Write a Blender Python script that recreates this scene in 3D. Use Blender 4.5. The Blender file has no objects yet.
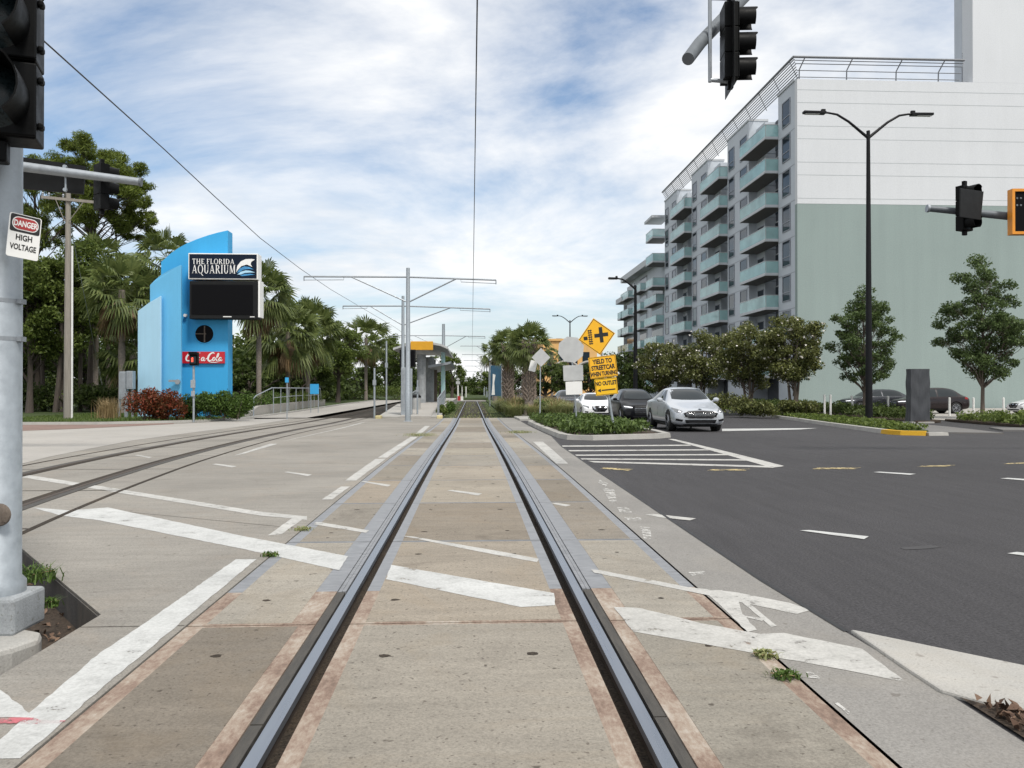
SKYX, SKYY, SKYV, EXPO, SKYR = 11.0, 2.0, 1.0, 0.62, 20
import bpy, bmesh, math, random
import numpy as np
from mathutils import Vector, Matrix
from mathutils.bvhtree import BVHTree
from mathutils.geometry import tessellate_polygon
R = math.radians
random.seed(7)
scn = bpy.context.scene
col = scn.collection

# ------------------------------------------------------------------ camera
F = 810.0
YAW = math.atan(40.3 / F); PIT = math.atan(5.0 / F)
EYE = Vector((0, 0, 1.35))
FWD = Vector((math.sin(YAW) * math.cos(PIT), math.cos(YAW) * math.cos(PIT), math.sin(PIT)))
RGT = Vector((math.cos(YAW), -math.sin(YAW), 0))
UPV = RGT.cross(FWD)
cd = bpy.data.cameras.new('camera'); cam = bpy.data.objects.new('camera', cd); col.objects.link(cam)
cam.location = EYE; cam.rotation_euler = (math.pi / 2 + PIT, 0, -YAW)
cd.sensor_width = 36; cd.lens = F / 1024 * 36; cd.clip_start = 0.05; cd.clip_end = 6000
scn.camera = cam

def ray(px, py): return FWD + RGT * ((px - 512) / F) + UPV * ((384 - py) / F)
def zg(y):                       # the street falls gently away from the viewpoint
    t = min(1, max(0, (y - 10) / 32)); return -0.3 * t * t * (3 - 2 * t)
def G(px, py, dz=0.0):           # measured point on the ground
    d = ray(px, py); z = 0
    for _ in range(14):
        t = (z + dz - EYE.z) / d.z; y = d.y * t; z = zg(y)
    return Vector((d.x * t, d.y * t, z + dz))
def AY(px, py, Y):
    d = ray(px, py); t = Y / d.y; return EYE + d * t
def AX(px, py, X):
    d = ray(px, py); t = X / d.x; return EYE + d * t

# ------------------------------------------------------------------ bookkeeping
def tag(o, label=None, cat=None, group=None, kind=None):
    if label: o['label'] = label
    if cat: o['category'] = cat
    if group: o['group'] = group
    if kind: o['kind'] = kind
    return o
def thing(name, label, cat, loc=(0, 0, 0), rz=0, group=None):
    o = bpy.data.objects.new(name, None); o.empty_display_size = 0.2
    col.objects.link(o); o.location = loc; o.rotation_euler = (0, 0, rz)
    return tag(o, label, cat, group)
def lmat(o):
    m = Matrix.LocRotScale(o.location, o.rotation_euler.to_quaternion(), o.scale)
    return lmat(o.parent) @ m if o.parent else m
def copy_tree(o, parent=None):
    c = o.copy(); col.objects.link(c)
    if parent: c.parent = parent
    for ch in list(o.children): copy_tree(ch, c)
    return c

class MB:
    def __init__(s): s.v = []; s.f = []; s.m = []; s.mi = 0
    def quad(s, a, b, c, d): s.poly([a, b, c, d])
    def poly(s, pts):
        n = len(s.v); s.v += [Vector(p) for p in pts]; s.f.append(list(range(n, n + len(pts)))); s.m.append(s.mi); return s
    def box(s, x0, x1, y0, y1, z0, z1, M=None):
        P = [Vector(p) for p in ((x0, y0, z0), (x1, y0, z0), (x1, y1, z0), (x0, y1, z0), (x0, y0, z1), (x1, y0, z1), (x1, y1, z1), (x0, y1, z1))]
        if M: P = [M @ p for p in P]
        n = len(s.v); s.v += P
        for q in ((0, 3, 2, 1), (4, 5, 6, 7), (0, 1, 5, 4), (1, 2, 6, 5), (2, 3, 7, 6), (3, 0, 4, 7)):
            s.f.append([n + i for i in q]); s.m.append(s.mi)
        return s
    def prism(s, pts, ext):
        pts = [Vector(p) for p in pts]; ext = Vector(ext); n = len(s.v); k = len(pts)
        s.v += pts + [p + ext for p in pts]
        tris = tessellate_polygon([pts])
        for t in tris:
            s.f.append([n + i for i in t]); s.f.append([n + k + i for i in reversed(t)]); s.m += [s.mi] * 2
        for i in range(k):
            j = (i + 1) % k; s.f.append([n + i, n + j, n + k + j, n + k + i]); s.m.append(s.mi)
        return s
    def tube(s, path, r, seg=8, cap=True):
        path = [Vector(p) for p in path]; k = len(path)
        rs = r if isinstance(r, (list, tuple)) else [r] * k
        n = len(s.v); up = None
        for i, p in enumerate(path):
            d = (path[min(i + 1, k - 1)] - path[max(i - 1, 0)]).normalized()
            if up is None:
                up = Vector((0, 0, 1)) if abs(d.z) < .9 else Vector((1, 0, 0))
            a = d.cross(up).normalized(); b = a.cross(d).normalized(); up = b
            for j in range(seg):
                t = 2 * math.pi * j / seg
                s.v.append(p + (a * math.cos(t) + b * math.sin(t)) * rs[i])
        for i in range(k - 1):
            for j in range(seg):
                q = (j + 1) % seg
                s.f.append([n + i * seg + j, n + i * seg + q, n + (i + 1) * seg + q, n + (i + 1) * seg + j]); s.m.append(s.mi)
        if cap:
            s.f.append([n + j for j in reversed(range(seg))]); s.f.append([n + (k - 1) * seg + j for j in range(seg)]); s.m += [s.mi] * 2
        return s
    def lathe(s, prof, c=(0, 0, 0), axis='z', seg=24):
        c = Vector(c); n = len(s.v); k = len(prof)
        for j in range(seg):
            t = 2 * math.pi * j / seg; ca, sa = math.cos(t), math.sin(t)
            for r, h in prof:
                if axis == 'z': p = (r * ca, r * sa, h)
                elif axis == 'x': p = (h, r * ca, r * sa)
                else: p = (r * sa, h, r * ca)
                s.v.append(c + Vector(p))
        for j in range(seg):
            q = (j + 1) % seg
            for i in range(k - 1):
                s.f.append([n + j * k + i, n + q * k + i, n + q * k + i + 1, n + j * k + i + 1]); s.m.append(s.mi)
        return s
    def build(s, name, mat, parent=None, world=False, smooth=False, bevel=0, seg=2):
        me = bpy.data.meshes.new(name)
        V = s.v
        if parent and world:
            inv = lmat(parent).inverted(); V = [inv @ v for v in V]
        me.from_pydata([tuple(v) for v in V], [], s.f)
        mats = mat if isinstance(mat, (list, tuple)) else [mat]
        for m in mats: me.materials.append(m)
        me.polygons.foreach_set('material_index', s.m)
        bm = bmesh.new(); bm.from_mesh(me); bmesh.ops.recalc_face_normals(bm, faces=bm.faces); bm.to_mesh(me); bm.free()
        return link(name, me, parent, smooth, bevel, seg)
def link(name, me, parent=None, smooth=False, bevel=0, seg=2):
    o = bpy.data.objects.new(name, me); col.objects.link(o)
    if parent: o.parent = parent
    if smooth:
        me.shade_smooth()
        try: me.set_sharp_from_angle(angle=R(40))
        except Exception: pass
    if bevel:
        b = o.modifiers.new('bevel', 'BEVEL'); b.width = bevel; b.segments = seg; b.limit_method = 'ANGLE'
    return o

# ------------------------------------------------------------------ materials
def nodes(name):
    m = bpy.data.materials.new(name); m.use_nodes = True
    nt = m.node_tree; nt.nodes.clear()
    out = nt.nodes.new('ShaderNodeOutputMaterial'); b = nt.nodes.new('ShaderNodeBsdfPrincipled')
    nt.links.new(b.outputs[0], out.inputs[0])
    return m, nt, b, out
def N(nt, typ, **kw):
    n = nt.nodes.new(typ)
    for k, v in kw.items():
        if k.startswith('i_'): n.inputs[k[2:].replace('_', ' ')].default_value = v
        else: setattr(n, k, v)
    return n
def ramp(nt, fac, stops):
    r = nt.nodes.new('ShaderNodeValToRGB'); e = r.color_ramp.elements
    while len(e) < len(stops): e.new(0.5)
    for el, (p, c) in zip(e, stops):
        el.position = p; el.color = (*c, 1) if len(c) == 3 else c
    nt.links.new(fac, r.inputs[0]); return r.outputs[0]
def mul(c, k): return tuple(min(1, max(0, x * k)) for x in c)
def mixc(nt, fac, a, b, mode='MIX'):
    m = nt.nodes.new('ShaderNodeMix'); m.data_type = 'RGBA'; m.blend_type = mode
    for sock, val in ((m.inputs[0], fac), (m.inputs[6], a), (m.inputs[7], b)):
        if hasattr(val, 'is_output'): nt.links.new(val, sock)
        else: sock.default_value = val if not isinstance(val, tuple) else (*val, 1)[:4]
    return m.outputs[2]
def coords(nt, kind='Object', scale=(1, 1, 1)):
    tc = nt.nodes.new('ShaderNodeTexCoord'); mp = nt.nodes.new('ShaderNodeMapping')
    mp.inputs['Scale'].default_value = scale
    nt.links.new(tc.outputs[kind], mp.inputs[0]); return mp.outputs[0]
def noise(nt, vec, scale, detail=4, rough=.6, dist=0):
    n = N(nt, 'ShaderNodeTexNoise'); n.inputs['Scale'].default_value = scale; n.inputs['Detail'].default_value = detail
    n.inputs['Roughness'].default_value = rough; n.inputs['Distortion'].default_value = dist
    nt.links.new(vec, n.inputs['Vector']); return n.outputs[0]
def pmat(name, c, var=.2, scale=6, rough=.6, metal=0, bump=0.0, spec=.5, coat=0, stretch=(1, 1, 1), rvar=.12):
    m, nt, b, out = nodes(name)
    v = coords(nt, 'Object', stretch)
    n1 = noise(nt, v, scale, 5, .65)
    c1 = ramp(nt, n1, [(.3, mul(c, 1 - var)), (.7, mul(c, 1 + var))])
    nt.links.new(c1, b.inputs['Base Color'])
    b.inputs['Metallic'].default_value = metal; b.inputs['Specular IOR Level'].default_value = spec
    b.inputs['Coat Weight'].default_value = coat; b.inputs['Coat Roughness'].default_value = .05
    rr = ramp(nt, n1, [(.3, (max(0, rough - rvar),) * 3), (.7, (min(1, rough + rvar),) * 3)])
    nt.links.new(rr, b.inputs['Roughness'])
    if bump:
        n2 = noise(nt, v, scale * 6, 4, .6); bp = N(nt, 'ShaderNodeBump'); bp.inputs['Strength'].default_value = bump; bp.inputs['Distance'].default_value = .02
        nt.links.new(n2, bp.inputs['Height']); nt.links.new(bp.outputs[0], b.inputs['Normal'])
    return m
def gmat(name, c, big=.14, streak=.1, speck=.12, stain=.3, stainc=(.10, .085, .07), warm=(.30, .24, .17), rough=.85, bump=.25, stretch=(1, 1, 1), grain=90, bigs=.35, tint=None):
    """weathered ground: broad blotches, directional streaks, fine grain, stains"""
    m, nt, b, out = nodes(name)
    v = coords(nt, 'Object')
    a = noise(nt, v, bigs, 6, .62, .4); cc = ramp(nt, a, [(.25, mul(c, 1 - big)), (.75, mul(c, 1 + big))])
    vs = coords(nt, 'Object', stretch)
    s = noise(nt, vs, 3.5, 5, .65); cc = mixc(nt, 1.0, cc, ramp(nt, s, [(.25, (1 - streak,) * 3), (.75, (1 + streak if 1 + streak <= 1 else 1,) * 3)]), 'MULTIPLY')
    g = noise(nt, v, grain, 3, .7); cc = mixc(nt, 1.0, cc, ramp(nt, g, [(.3, (1 - speck * 2,) * 3), (.62, (1,) * 3)]), 'MULTIPLY')
    st = noise(nt, v, 1.1, 7, .7, .8)
    cc = mixc(nt, ramp(nt, st, [(.56, (0,) * 3), (.75, (stain,) * 3)]), cc, stainc)
    w = noise(nt, v, .8, 5, .7, 1.5)
    cc = mixc(nt, ramp(nt, w, [(.5, (0,) * 3), (.8, (stain * .9,) * 3)]), cc, warm)
    sp = noise(nt, v, 11, 2, .5)
    cc = mixc(nt, ramp(nt, sp, [(.70, (0,) * 3), (.74, (stain * 1.6,) * 3)]), cc, stainc)
    s2 = noise(nt, v, 42, 2, .4)
    cc = mixc(nt, ramp(nt, s2, [(.66, (0,) * 3), (.72, (min(1, stain * 1.3),) * 3)]), cc, mul(stainc, 1.1))
    if tint:
        at = N(nt, 'ShaderNodeAttribute', attribute_name='tint'); cc = mixc(nt, 1.0, cc, at.outputs['Color'], 'MULTIPLY')
    nt.links.new(cc, b.inputs['Base Color'])
    b.inputs['Roughness'].default_value = rough; b.inputs['Specular IOR Level'].default_value = .3
    bp = N(nt, 'ShaderNodeBump'); bp.inputs['Strength'].default_value = bump; bp.inputs['Distance'].default_value = .01
    nt.links.new(g, bp.inputs['Height']); nt.links.new(bp.outputs[0], b.inputs['Normal'])
    return m
def paintmat(name, c, wear=.58, sc=5):
    m, nt, b, out = nodes(name)
    v = coords(nt, 'Object'); n1 = noise(nt, v, sc, 8, .72, .3); n2 = noise(nt, v, 1.4, 4, .6)
    cc = ramp(nt, n2, [(.3, mul(c, .8)), (.7, c)])
    g = noise(nt, v, 60, 3, .7); cc = mixc(nt, 1.0, cc, ramp(nt, g, [(.3, (.78,) * 3), (.6, (1,) * 3)]), 'MULTIPLY')
    nt.links.new(cc, b.inputs['Base Color']); b.inputs['Roughness'].default_value = .75
    tr = N(nt, 'ShaderNodeBsdfTransparent'); mx = N(nt, 'ShaderNodeMixShader')
    g2 = noise(nt, v, 26, 5, .75); aa = N(nt, 'ShaderNodeMath', operation='MULTIPLY_ADD'); aa.inputs[1].default_value = .22; nt.links.new(g2, aa.inputs[0]); nt.links.new(n1, aa.inputs[2])
    a = ramp(nt, aa.outputs[0], [(wear - .08, (.96,) * 3), (wear + .08, (.80,) * 3), (wear + .13, (.06,) * 3)])
    nt.links.new(a, mx.inputs[0]); nt.links.new(tr.outputs[0], mx.inputs[1]); nt.links.new(b.outputs[0], mx.inputs[2])
    nt.links.new(mx.outputs[0], out.inputs[0]); return m
def leafmat(name, dark, light, trans=.25, rough=.55, sc=.6):
    m, nt, b, out = nodes(name)
    gi = N(nt, 'ShaderNodeNewGeometry'); rnd = gi.outputs['Random Per Island']
    v = coords(nt, 'Object'); n1 = noise(nt, v, sc, 3, .6)
    mth = N(nt, 'ShaderNodeMath', operation='ADD'); h = N(nt, 'ShaderNodeMath', operation='MULTIPLY'); h.inputs[1].default_value = .5
    nt.links.new(rnd, h.inputs[0]); nt.links.new(h.outputs[0], mth.inputs[0])
    h2 = N(nt, 'ShaderNodeMath', operation='MULTIPLY'); h2.inputs[1].default_value = .55; nt.links.new(n1, h2.inputs[0]); nt.links.new(h2.outputs[0], mth.inputs[1])
    c = ramp(nt, mth.outputs[0], [(.15, dark), (.85, light)])
    nt.links.new(c, b.inputs['Base Color']); b.inputs['Roughness'].default_value = rough; b.inputs['Specular IOR Level'].default_value = .35
    t = N(nt, 'ShaderNodeBsdfTranslucent'); nt.links.new(c, t.inputs[0])
    mx = N(nt, 'ShaderNodeMixShader'); mx.inputs[0].default_value = trans
    nt.links.new(b.outputs[0], mx.inputs[1]); nt.links.new(t.outputs[0], mx.inputs[2]); nt.links.new(mx.outputs[0], out.inputs[0])
    return m
def emat(name, c, s):
    m, nt, b, out = nodes(name); b.inputs['Base Color'].default_value = (*c, 1); b.inputs['Emission Color'].default_value = (*c, 1); b.inputs['Emission Strength'].default_value = s; return m
def glassmat(name, c, rough=.06, alpha=1.0, metal=0, spec=.45):
    m, nt, b, out = nodes(name)
    v = coords(nt, 'Object'); n1 = noise(nt, v, .5, 3)
    nt.links.new(ramp(nt, n1, [(.3, mul(c, .8)), (.7, mul(c, 1.2))]), b.inputs['Base Color'])
    b.inputs['Roughness'].default_value = rough; b.inputs['Specular IOR Level'].default_value = spec; b.inputs['Alpha'].default_value = alpha; b.inputs['Metallic'].default_value = metal
    return m

M = {}
M['panel'] = gmat('panel_concrete', (.365, .335, .285), big=.24, streak=.24, speck=.18, stain=.6, stretch=(.5, 2.5, 1), tint=True, warm=(.29, .235, .165))
M['slab'] = gmat('slab_concrete', (.315, .295, .262), big=.22, streak=.24, speck=.18, stain=.42, stretch=(.35, 3, 1), warm=(.32, .26, .20))
M['apron'] = gmat('apron_concrete', (.28, .268, .25), big=.2, streak=.12, speck=.16, stain=.3, stretch=(2.5, .5, 1), warm=(.32, .29, .24))
M['pale'] = gmat('pale_concrete', (.41, .39, .36), big=.10, streak=.12, stain=.22, stainc=(.25, .23, .2), warm=(.45, .4, .33))
M['kerb'] = gmat('kerb_concrete', (.41, .40, .375), big=.18, streak=.12, stain=.35, stainc=(.18, .16, .14), warm=(.4, .35, .28), bigs=.8)
M['brick_red'] = gmat('red_paving', (.25, .17, .145), big=.15, streak=.15, stain=.2)
M['asphalt'] = gmat('asphalt', (.076, .073, .077), big=.2, streak=.3, speck=.34, stain=.2, stainc=(.03, .03, .03), warm=(.085, .08, .078), rough=.82, bump=.6, grain=55, bigs=.12, stretch=(2.2, .15, 1))
M['asphalt_dark'] = pmat('asphalt_dark', (.05, .048, .05), .3, 3, .8)
M['manhole'] = pmat('manhole_iron', (.05, .047, .045), .4, 14, .6, .3, .5)
M['seal'] = pmat('asphalt_seal', (.02, .02, .021), .4, 8, .6)
M['dirt'] = gmat('dirt', (.075, .055, .04), big=.4, speck=.35, stain=.5, stainc=(.02, .016, .012), grain=40, bump=1, warm=(.12, .08, .05))
M['groove'] = gmat('groove_dirt', (.062, .048, .035), big=.4, speck=.45, stain=.5, stainc=(.012, .01, .008), grain=70, bump=1, warm=(.09, .06, .035))
M['path'] = gmat('grey_path', (.19, .185, .18), big=.12, streak=.1, speck=.2, stain=.2)
M['pit_wall'] = gmat('shaded_dirty_concrete', (.085, .08, .077), big=.3, streak=.25, speck=.2, stain=.4, stretch=(3, 3, .4), bigs=2)  # grime and the pit's shade both put into this dark colour
M['ballast'] = gmat('ballast', (.065, .053, .042), big=.6, speck=.5, stain=.55, stainc=(.03, .026, .02), grain=14, bump=1, warm=(.085, .085, .035), bigs=.9)
M['grass_soil'] = gmat('lawn', (.055, .085, .022), big=.35, streak=.2, speck=.3, stain=.3, stainc=(.025, .04, .01), warm=(.13, .10, .04), grain=30, bump=1, rough=1)
M['steel_edge'] = pmat('edge_steel', (.235, .242, .255), .25, 3, .6, .2, .1, stretch=(2, 6, 1))
def rustm():
    m, nt, b, out = nodes('rust_edge'); v = coords(nt, 'Object', (1, .45, 1))
    a1 = noise(nt, v, 34, 6, .8); a2 = noise(nt, v, 3.2, 4, .6); mm_ = N(nt, 'ShaderNodeMath', operation='MULTIPLY_ADD'); mm_.inputs[1].default_value = .6; nt.links.new(a2, mm_.inputs[0]); h_ = N(nt, 'ShaderNodeMath', operation='MULTIPLY'); h_.inputs[1].default_value = .45; nt.links.new(a1, h_.inputs[0]); nt.links.new(h_.outputs[0], mm_.inputs[2]); a = mm_.outputs[0]; c = ramp(nt, a, [(.38, (.12, .085, .065)), (.48, (.215, .15, .115)), (.56, (.30, .24, .19)), (.68, (.42, .38, .33))])
    nt.links.new(c, b.inputs['Base Color']); b.inputs['Roughness'].default_value = .9
    bp = N(nt, 'ShaderNodeBump'); bp.inputs['Strength'].default_value = .6; bp.inputs['Distance'].default_value = .01
    nt.links.new(a, bp.inputs['Height']); nt.links.new(bp.outputs[0], b.inputs['Normal']); return m
M['rust_edge'] = rustm()
M['rail'] = pmat('rail_head', (.27, .295, .335), .12, 3, .34, .75, 0, stretch=(8, .4, 1))
M['rail_side'] = pmat('rail_side', (.06, .045, .035), .4, 12, .8)
M['rubber'] = pmat('rubber', (.060, .055, .048), .35, 9, .75, 0, .3, stretch=(4, .5, 1))
M['white'] = paintmat('white_paint', (.59, .595, .58), .665)
M['white_worn'] = paintmat('worn_white_paint', (.55, .54, .51), .635, 7)
M['white_faint'] = paintmat('faint_white_paint', (.60, .59, .56), .50, 12)
M['yellow_line'] = paintmat('yellow_paint', (.62, .50, .25), .52, 6)
M['pink'] = paintmat('pink_paint', (.62, .17, .20), .5, 9)
M['yellow_kerb'] = gmat('yellow_kerb', (.66, .38, .03), big=.12, stain=.25, stainc=(.3, .2, .06), warm=(.6, .4, .1))
M['galv'] = pmat('galvanised', (.35, .385, .415), .14, 14, .5, .55, .05)
M['galv_dark'] = pmat('galvanised_dull', (.30, .325, .35), .15, 6, .55, .5)
M['pole_grey'] = pmat('painted_grey_steel', (.14, .155, .17), .15, 5, .55, .2, spec=.3)
M['black'] = pmat('black_metal', (.009, .0095, .010), .25, 6, .5, spec=.2)
M['blackpl'] = pmat('black_plastic', (.004, .0043, .0046), .3, 8, .5, spec=.10)
M['lampblk'] = pmat('lamp_black', (.008, .0085, .010), .25, 3, .55, spec=.18)
M['wire'] = pmat('wire', (.03, .03, .032), .1, 4, .5)
M['conc_block'] = gmat('pedestal_concrete', (.34, .36, .375), big=.3, streak=.25, stain=.5, stainc=(.14, .14, .13), stretch=(3, 3, .4), bigs=2.2, warm=(.42, .42, .40))
M['wood'] = pmat('pole_wood', (.24, .22, .19), .25, 4, .85, 0, .4, stretch=(6, 6, .3))
M['white_pvc'] = pmat('white_plastic', (.68, .68, .66), .08, 4, .5)
M['alu'] = pmat('sign_back', (.52, .525, .52), .08, 3, .5, .45)
M['white_sign'] = pmat('sign_white', (.78, .78, .76), .05, 3, .45)
M['sign_yellow'] = pmat('sign_yellow', (.83, .43, .012), .06, 2, .5)
M['sign_yellow2'] = pmat('sign_bright_yellow', (.86, .50, .01), .06, 2, .5)
M['sign_black'] = pmat('sign_black', (.012, .012, .012), .1, 4, .5)
M['sign_red'] = pmat('sign_red', (.36, .03, .03), .1, 4, .4)
M['orange'] = pmat('orange_frame', (.72, .27, .02), .1, 4, .5)
M['blue'] = gmat('tower_blue', (.045, .36, .69), big=.05, streak=.08, speck=.03, stain=.10, stainc=(.02, .22, .48), warm=(.06, .34, .62), rough=.55, bump=.05, stretch=(1.5, 1.5, .1), grain=40)
M['midblue'] = gmat('tower_mid_blue', (.15, .50, .80), big=.05, streak=.08, speck=.03, stain=.10, stainc=(.1, .34, .55), warm=(.16, .44, .66), rough=.55, bump=.05, stretch=(1.5, 1.5, .1), grain=40)
M['paleblue'] = gmat('tower_pale_blue', (.42, .68, .86), big=.05, streak=.08, speck=.03, stain=.10, stainc=(.3, .48, .6), warm=(.4, .58, .68), rough=.55, bump=.05, stretch=(1.5, 1.5, .1), grain=40)
M['navy'] = pmat('board_navy', (.006, .012, .026), .1, 3, .5, spec=.15)
M['screen'] = pmat('dark_screen', (.003, .003, .004), .2, 40, .55, spec=.1)
M['cred'] = pmat('panel_red', (.50, .012, .022), .05, 3, .35)
M['wave'] = pmat('wave_blue', (.05, .25, .5), .3, 3, .4)
M['bwhite'] = gmat('building_white', (.64, .66, .68), big=.04, streak=.06, stretch=(.25, .25, .03), speck=.05, stain=.05, stainc=(.5, .51, .52), warm=(.6, .6, .6), bump=.08, grain=12, bigs=.08)
M['bgreen'] = gmat('building_green', (.285, .35, .336), big=.07, streak=.09, stretch=(.3, .3, .02), speck=.07, stain=.07, stainc=(.23, .29, .27), warm=(.28, .33, .30), bump=.08, grain=12, bigs=.08)
M['bgrey'] = gmat('facade_grey', (.52, .56, .605), big=.05, streak=.04, speck=.03, stain=.08, stainc=(.3, .32, .35), warm=(.4, .42, .45), bump=.08, grain=12)
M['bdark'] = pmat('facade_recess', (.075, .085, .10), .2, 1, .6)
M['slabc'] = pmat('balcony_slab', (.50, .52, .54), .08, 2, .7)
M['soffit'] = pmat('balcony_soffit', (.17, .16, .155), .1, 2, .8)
M['bglass'] = glassmat('window_glass', (.018, .028, .038), .1, spec=.28)
M['railglass'] = glassmat('balcony_glass', (.40, .63, .63), .07, .62)
M['frame'] = pmat('window_frame', (.25, .27, .30), .08, 4, .5)
M['trellis'] = pmat('roof_rail', (.17, .18, .195), .1, 4, .5)
M['orangeb'] = pmat('orange_building', (.70, .42, .16), .1, .6, .8)
M['tyre'] = pmat('tyre', (.014, .014, .014), .2, 12, .75)
M['rim'] = pmat('alloy', (.30, .31, .33), .08, 6, .4, .7)
M['cargl'] = glassmat('car_glass', (.025, .03, .033), .03, spec=.35)
M['chrome'] = pmat('chrome', (.62, .63, .65), .03, 4, .15, 1)
M['grille'] = pmat('grille_black', (.012, .0125, .014), .3, 30, .5, spec=.2)
M['headl'] = pmat('headlamp', (.16, .17, .18), .5, 22, .15, .4)
M['drl'] = emat('lit_lamp', (.95, .95, 1), .7)
M['red_lens'] = pmat('red_lens', (.25, .012, .012), .1, 8, .2)
M['lens_dark'] = pmat('signal_lens', (.014, .024, .028), .5, 60, .3, spec=.3)
M['paint_silver'] = pmat('paint_silver', (.50, .53, .57), .01, .4, .34, .35, coat=.8, rvar=.0)
M['paint_black'] = pmat('paint_black', (.004, .0045, .006), .1, 2, .3, 0, coat=.15, rvar=.0, spec=.15)
M['paint_white'] = pmat('paint_white', (.74, .75, .76), .03, 2, .3, 0, coat=.8, rvar=.03)
M['paint_grey'] = pmat('paint_grey', (.035, .038, .045), .1, 2, .25, .3, coat=.4, rvar=.0, spec=.3)
M['paint_maroon'] = pmat('paint_maroon', (.014, .008, .009), .1, 2, .3, 0, coat=.35, rvar=.0, spec=.3)
M['bark'] = pmat('bark', (.13, .105, .085), .35, 5, .95, 0, .8, stretch=(3, 3, .6))
M['bark_dark'] = pmat('bark_dark', (.075, .06, .05), .35, 5, .95, 0, .8, stretch=(3, 3, .6))
M['palm_trunk'] = pmat('palm_trunk', (.20, .17, .145), .35, 7, .95, 0, .8, stretch=(1, 1, 2.5))
M['boots'] = pmat('palm_boots', (.27, .215, .18), .55, 7, .95, 0, .4)
M['oak'] = leafmat('oak_leaf', (.032, .060, .020), (.15, .21, .07), .35)
M['magn'] = leafmat('glossy_leaf', (.042, .060, .018), (.22, .23, .075), .25, .4)
M['pine'] = leafmat('pine_needle', (.045, .075, .012), (.21, .26, .045), .35)
M['wood_leaf'] = leafmat('wood_leaf', (.034, .066, .012), (.20, .255, .06), .4)
M['dark_leaf'] = leafmat('dark_leaf', (.024, .046, .010), (.11, .15, .036), .35)
M['palm'] = leafmat('palm_leaf', (.042, .072, .018), (.19, .225, .07), .35, sc=.9)
M['palm_dead'] = leafmat('dead_frond', (.10, .065, .03), (.25, .17, .085), .2)
M['shrub_red'] = leafmat('red_leaf', (.035, .05, .014), (.27, .05, .025), .2, sc=1.6)
M['shrub_green'] = leafmat('shrub_leaf', (.030, .062, .012), (.13, .21, .04), .25, sc=1.4)
M['cover'] = leafmat('cover_leaf', (.03, .058, .014), (.13, .19, .045), .25, sc=1.2)
M['ograss'] = leafmat('ornamental_grass', (.09, .14, .03), (.42, .42, .20), .3, sc=.8)
M['lawnblade'] = leafmat('lawn_blade', (.045, .085, .014), (.13, .18, .04), .3, sc=.4)
M['drygrass'] = leafmat('dry_grass', (.22, .15, .07), (.42, .32, .17), .3)
M['flower'] = pmat('flower', (.75, .72, .66), .05, 4, .6)
M['litter'] = leafmat('dead_leaf', (.06, .034, .024), (.22, .145, .10), .0, .9)
M['yellow_pale'] = gmat('faded_yellow', (.60, .52, .28), big=.15, stain=.4, stainc=(.3, .26, .2), warm=(.5, .4, .2))
M['banner'] = pmat('banner_blue', (.02, .075, .13), .3, 1.5, .7)
M['wrap'] = pmat('grey_tarp', (.05, .053, .06), .2, 3, .5, 0, .5, stretch=(3, 3, .5))
# ------------------------------------------------------------------ sheets that follow the ground
def sheet(name, polys, dz, mat, thick=0, kind='structure', step=2.0, tint=None, parent=None, bevel=0):
    bm = bmesh.new()
    lay = bm.loops.layers.color.new('tint') if tint else None
    ymin, ymax = 1e9, -1e9
    for k, pl in enumerate(polys):
        P = [Vector((p[0], p[1], 0)) for p in pl]
        ymin = min(ymin, min(p.y for p in P)); ymax = max(ymax, max(p.y for p in P))
        vs = [bm.verts.new(p) for p in P]
        for t in tessellate_polygon([P]):
            try: f = bm.faces.new([vs[i] for i in t])
            except ValueError: continue
            if f.normal.z == 0: f.normal_update()
            if f.normal.z < 0: f.normal_flip()
            if lay:
                for l in f.loops: l[lay] = (*tint[k], 1)
    y = 8.0
    while y < 44:
        if ymin < y < ymax:
            bmesh.ops.bisect_plane(bm, geom=bm.verts[:] + bm.edges[:] + bm.faces[:], plane_co=(0, y, 0), plane_no=(0, 1, 0))
        y += step
    for v in bm.verts: v.co.z = zg(v.co.y) + dz
    if thick:
        r = bmesh.ops.extrude_face_region(bm, geom=bm.faces[:])
        # original faces become the bottom
        up = [v for v in r['geom'] if isinstance(v, bmesh.types.BMVert)]
        low = [v for v in bm.verts if v not in set(up)]
        for v in low: v.co.z -= thick
    bmesh.ops.recalc_face_normals(bm, faces=bm.faces)
    if not thick:
        for f in bm.faces:
            if f.normal.z < 0: f.normal_flip()
    me = bpy.data.meshes.new(name); bm.to_mesh(me); bm.free(); me.materials.append(mat)
    o = link(name, me, parent, bevel=bevel)
    if kind: o['kind'] = kind
    return o
def gp(*pts, dz=0.0): return [G(x, y, dz) for x, y in pts]

def sweep_strip(name, x0, x1, z0, z1, y0, y1, mat, xf=None, parent=None):
    """a long box lying along the track, following the ground; xf(y) shifts it sideways"""
    ys = [y0]; y = y0
    while y < y1:
        y += 1.0 if y < 46 else 20; ys.append(min(y, y1))
    mb = MB(); n = 0
    for y in ys:
        o = xf(y) if xf else 0
        mb.v += [Vector((x0 + o, y, zg(y) + z0)), Vector((x1 + o, y, zg(y) + z0)), Vector((x1 + o, y, zg(y) + z1)), Vector((x0 + o, y, zg(y) + z1))]
    for i in range(len(ys) - 1):
        a, b = i * 4, i * 4 + 4
        for j in range(4):
            k = (j + 1) % 4; mb.f.append([a + j, a + k, b + k, b + j]); mb.m.append(0)
    mb.f.append([0, 1, 2, 3]); mb.m.append(0); e = (len(ys) - 1) * 4; mb.f.append([e + 3, e + 2, e + 1, e]); mb.m.append(0)
    return mb.build(name, mat, parent)

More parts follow.
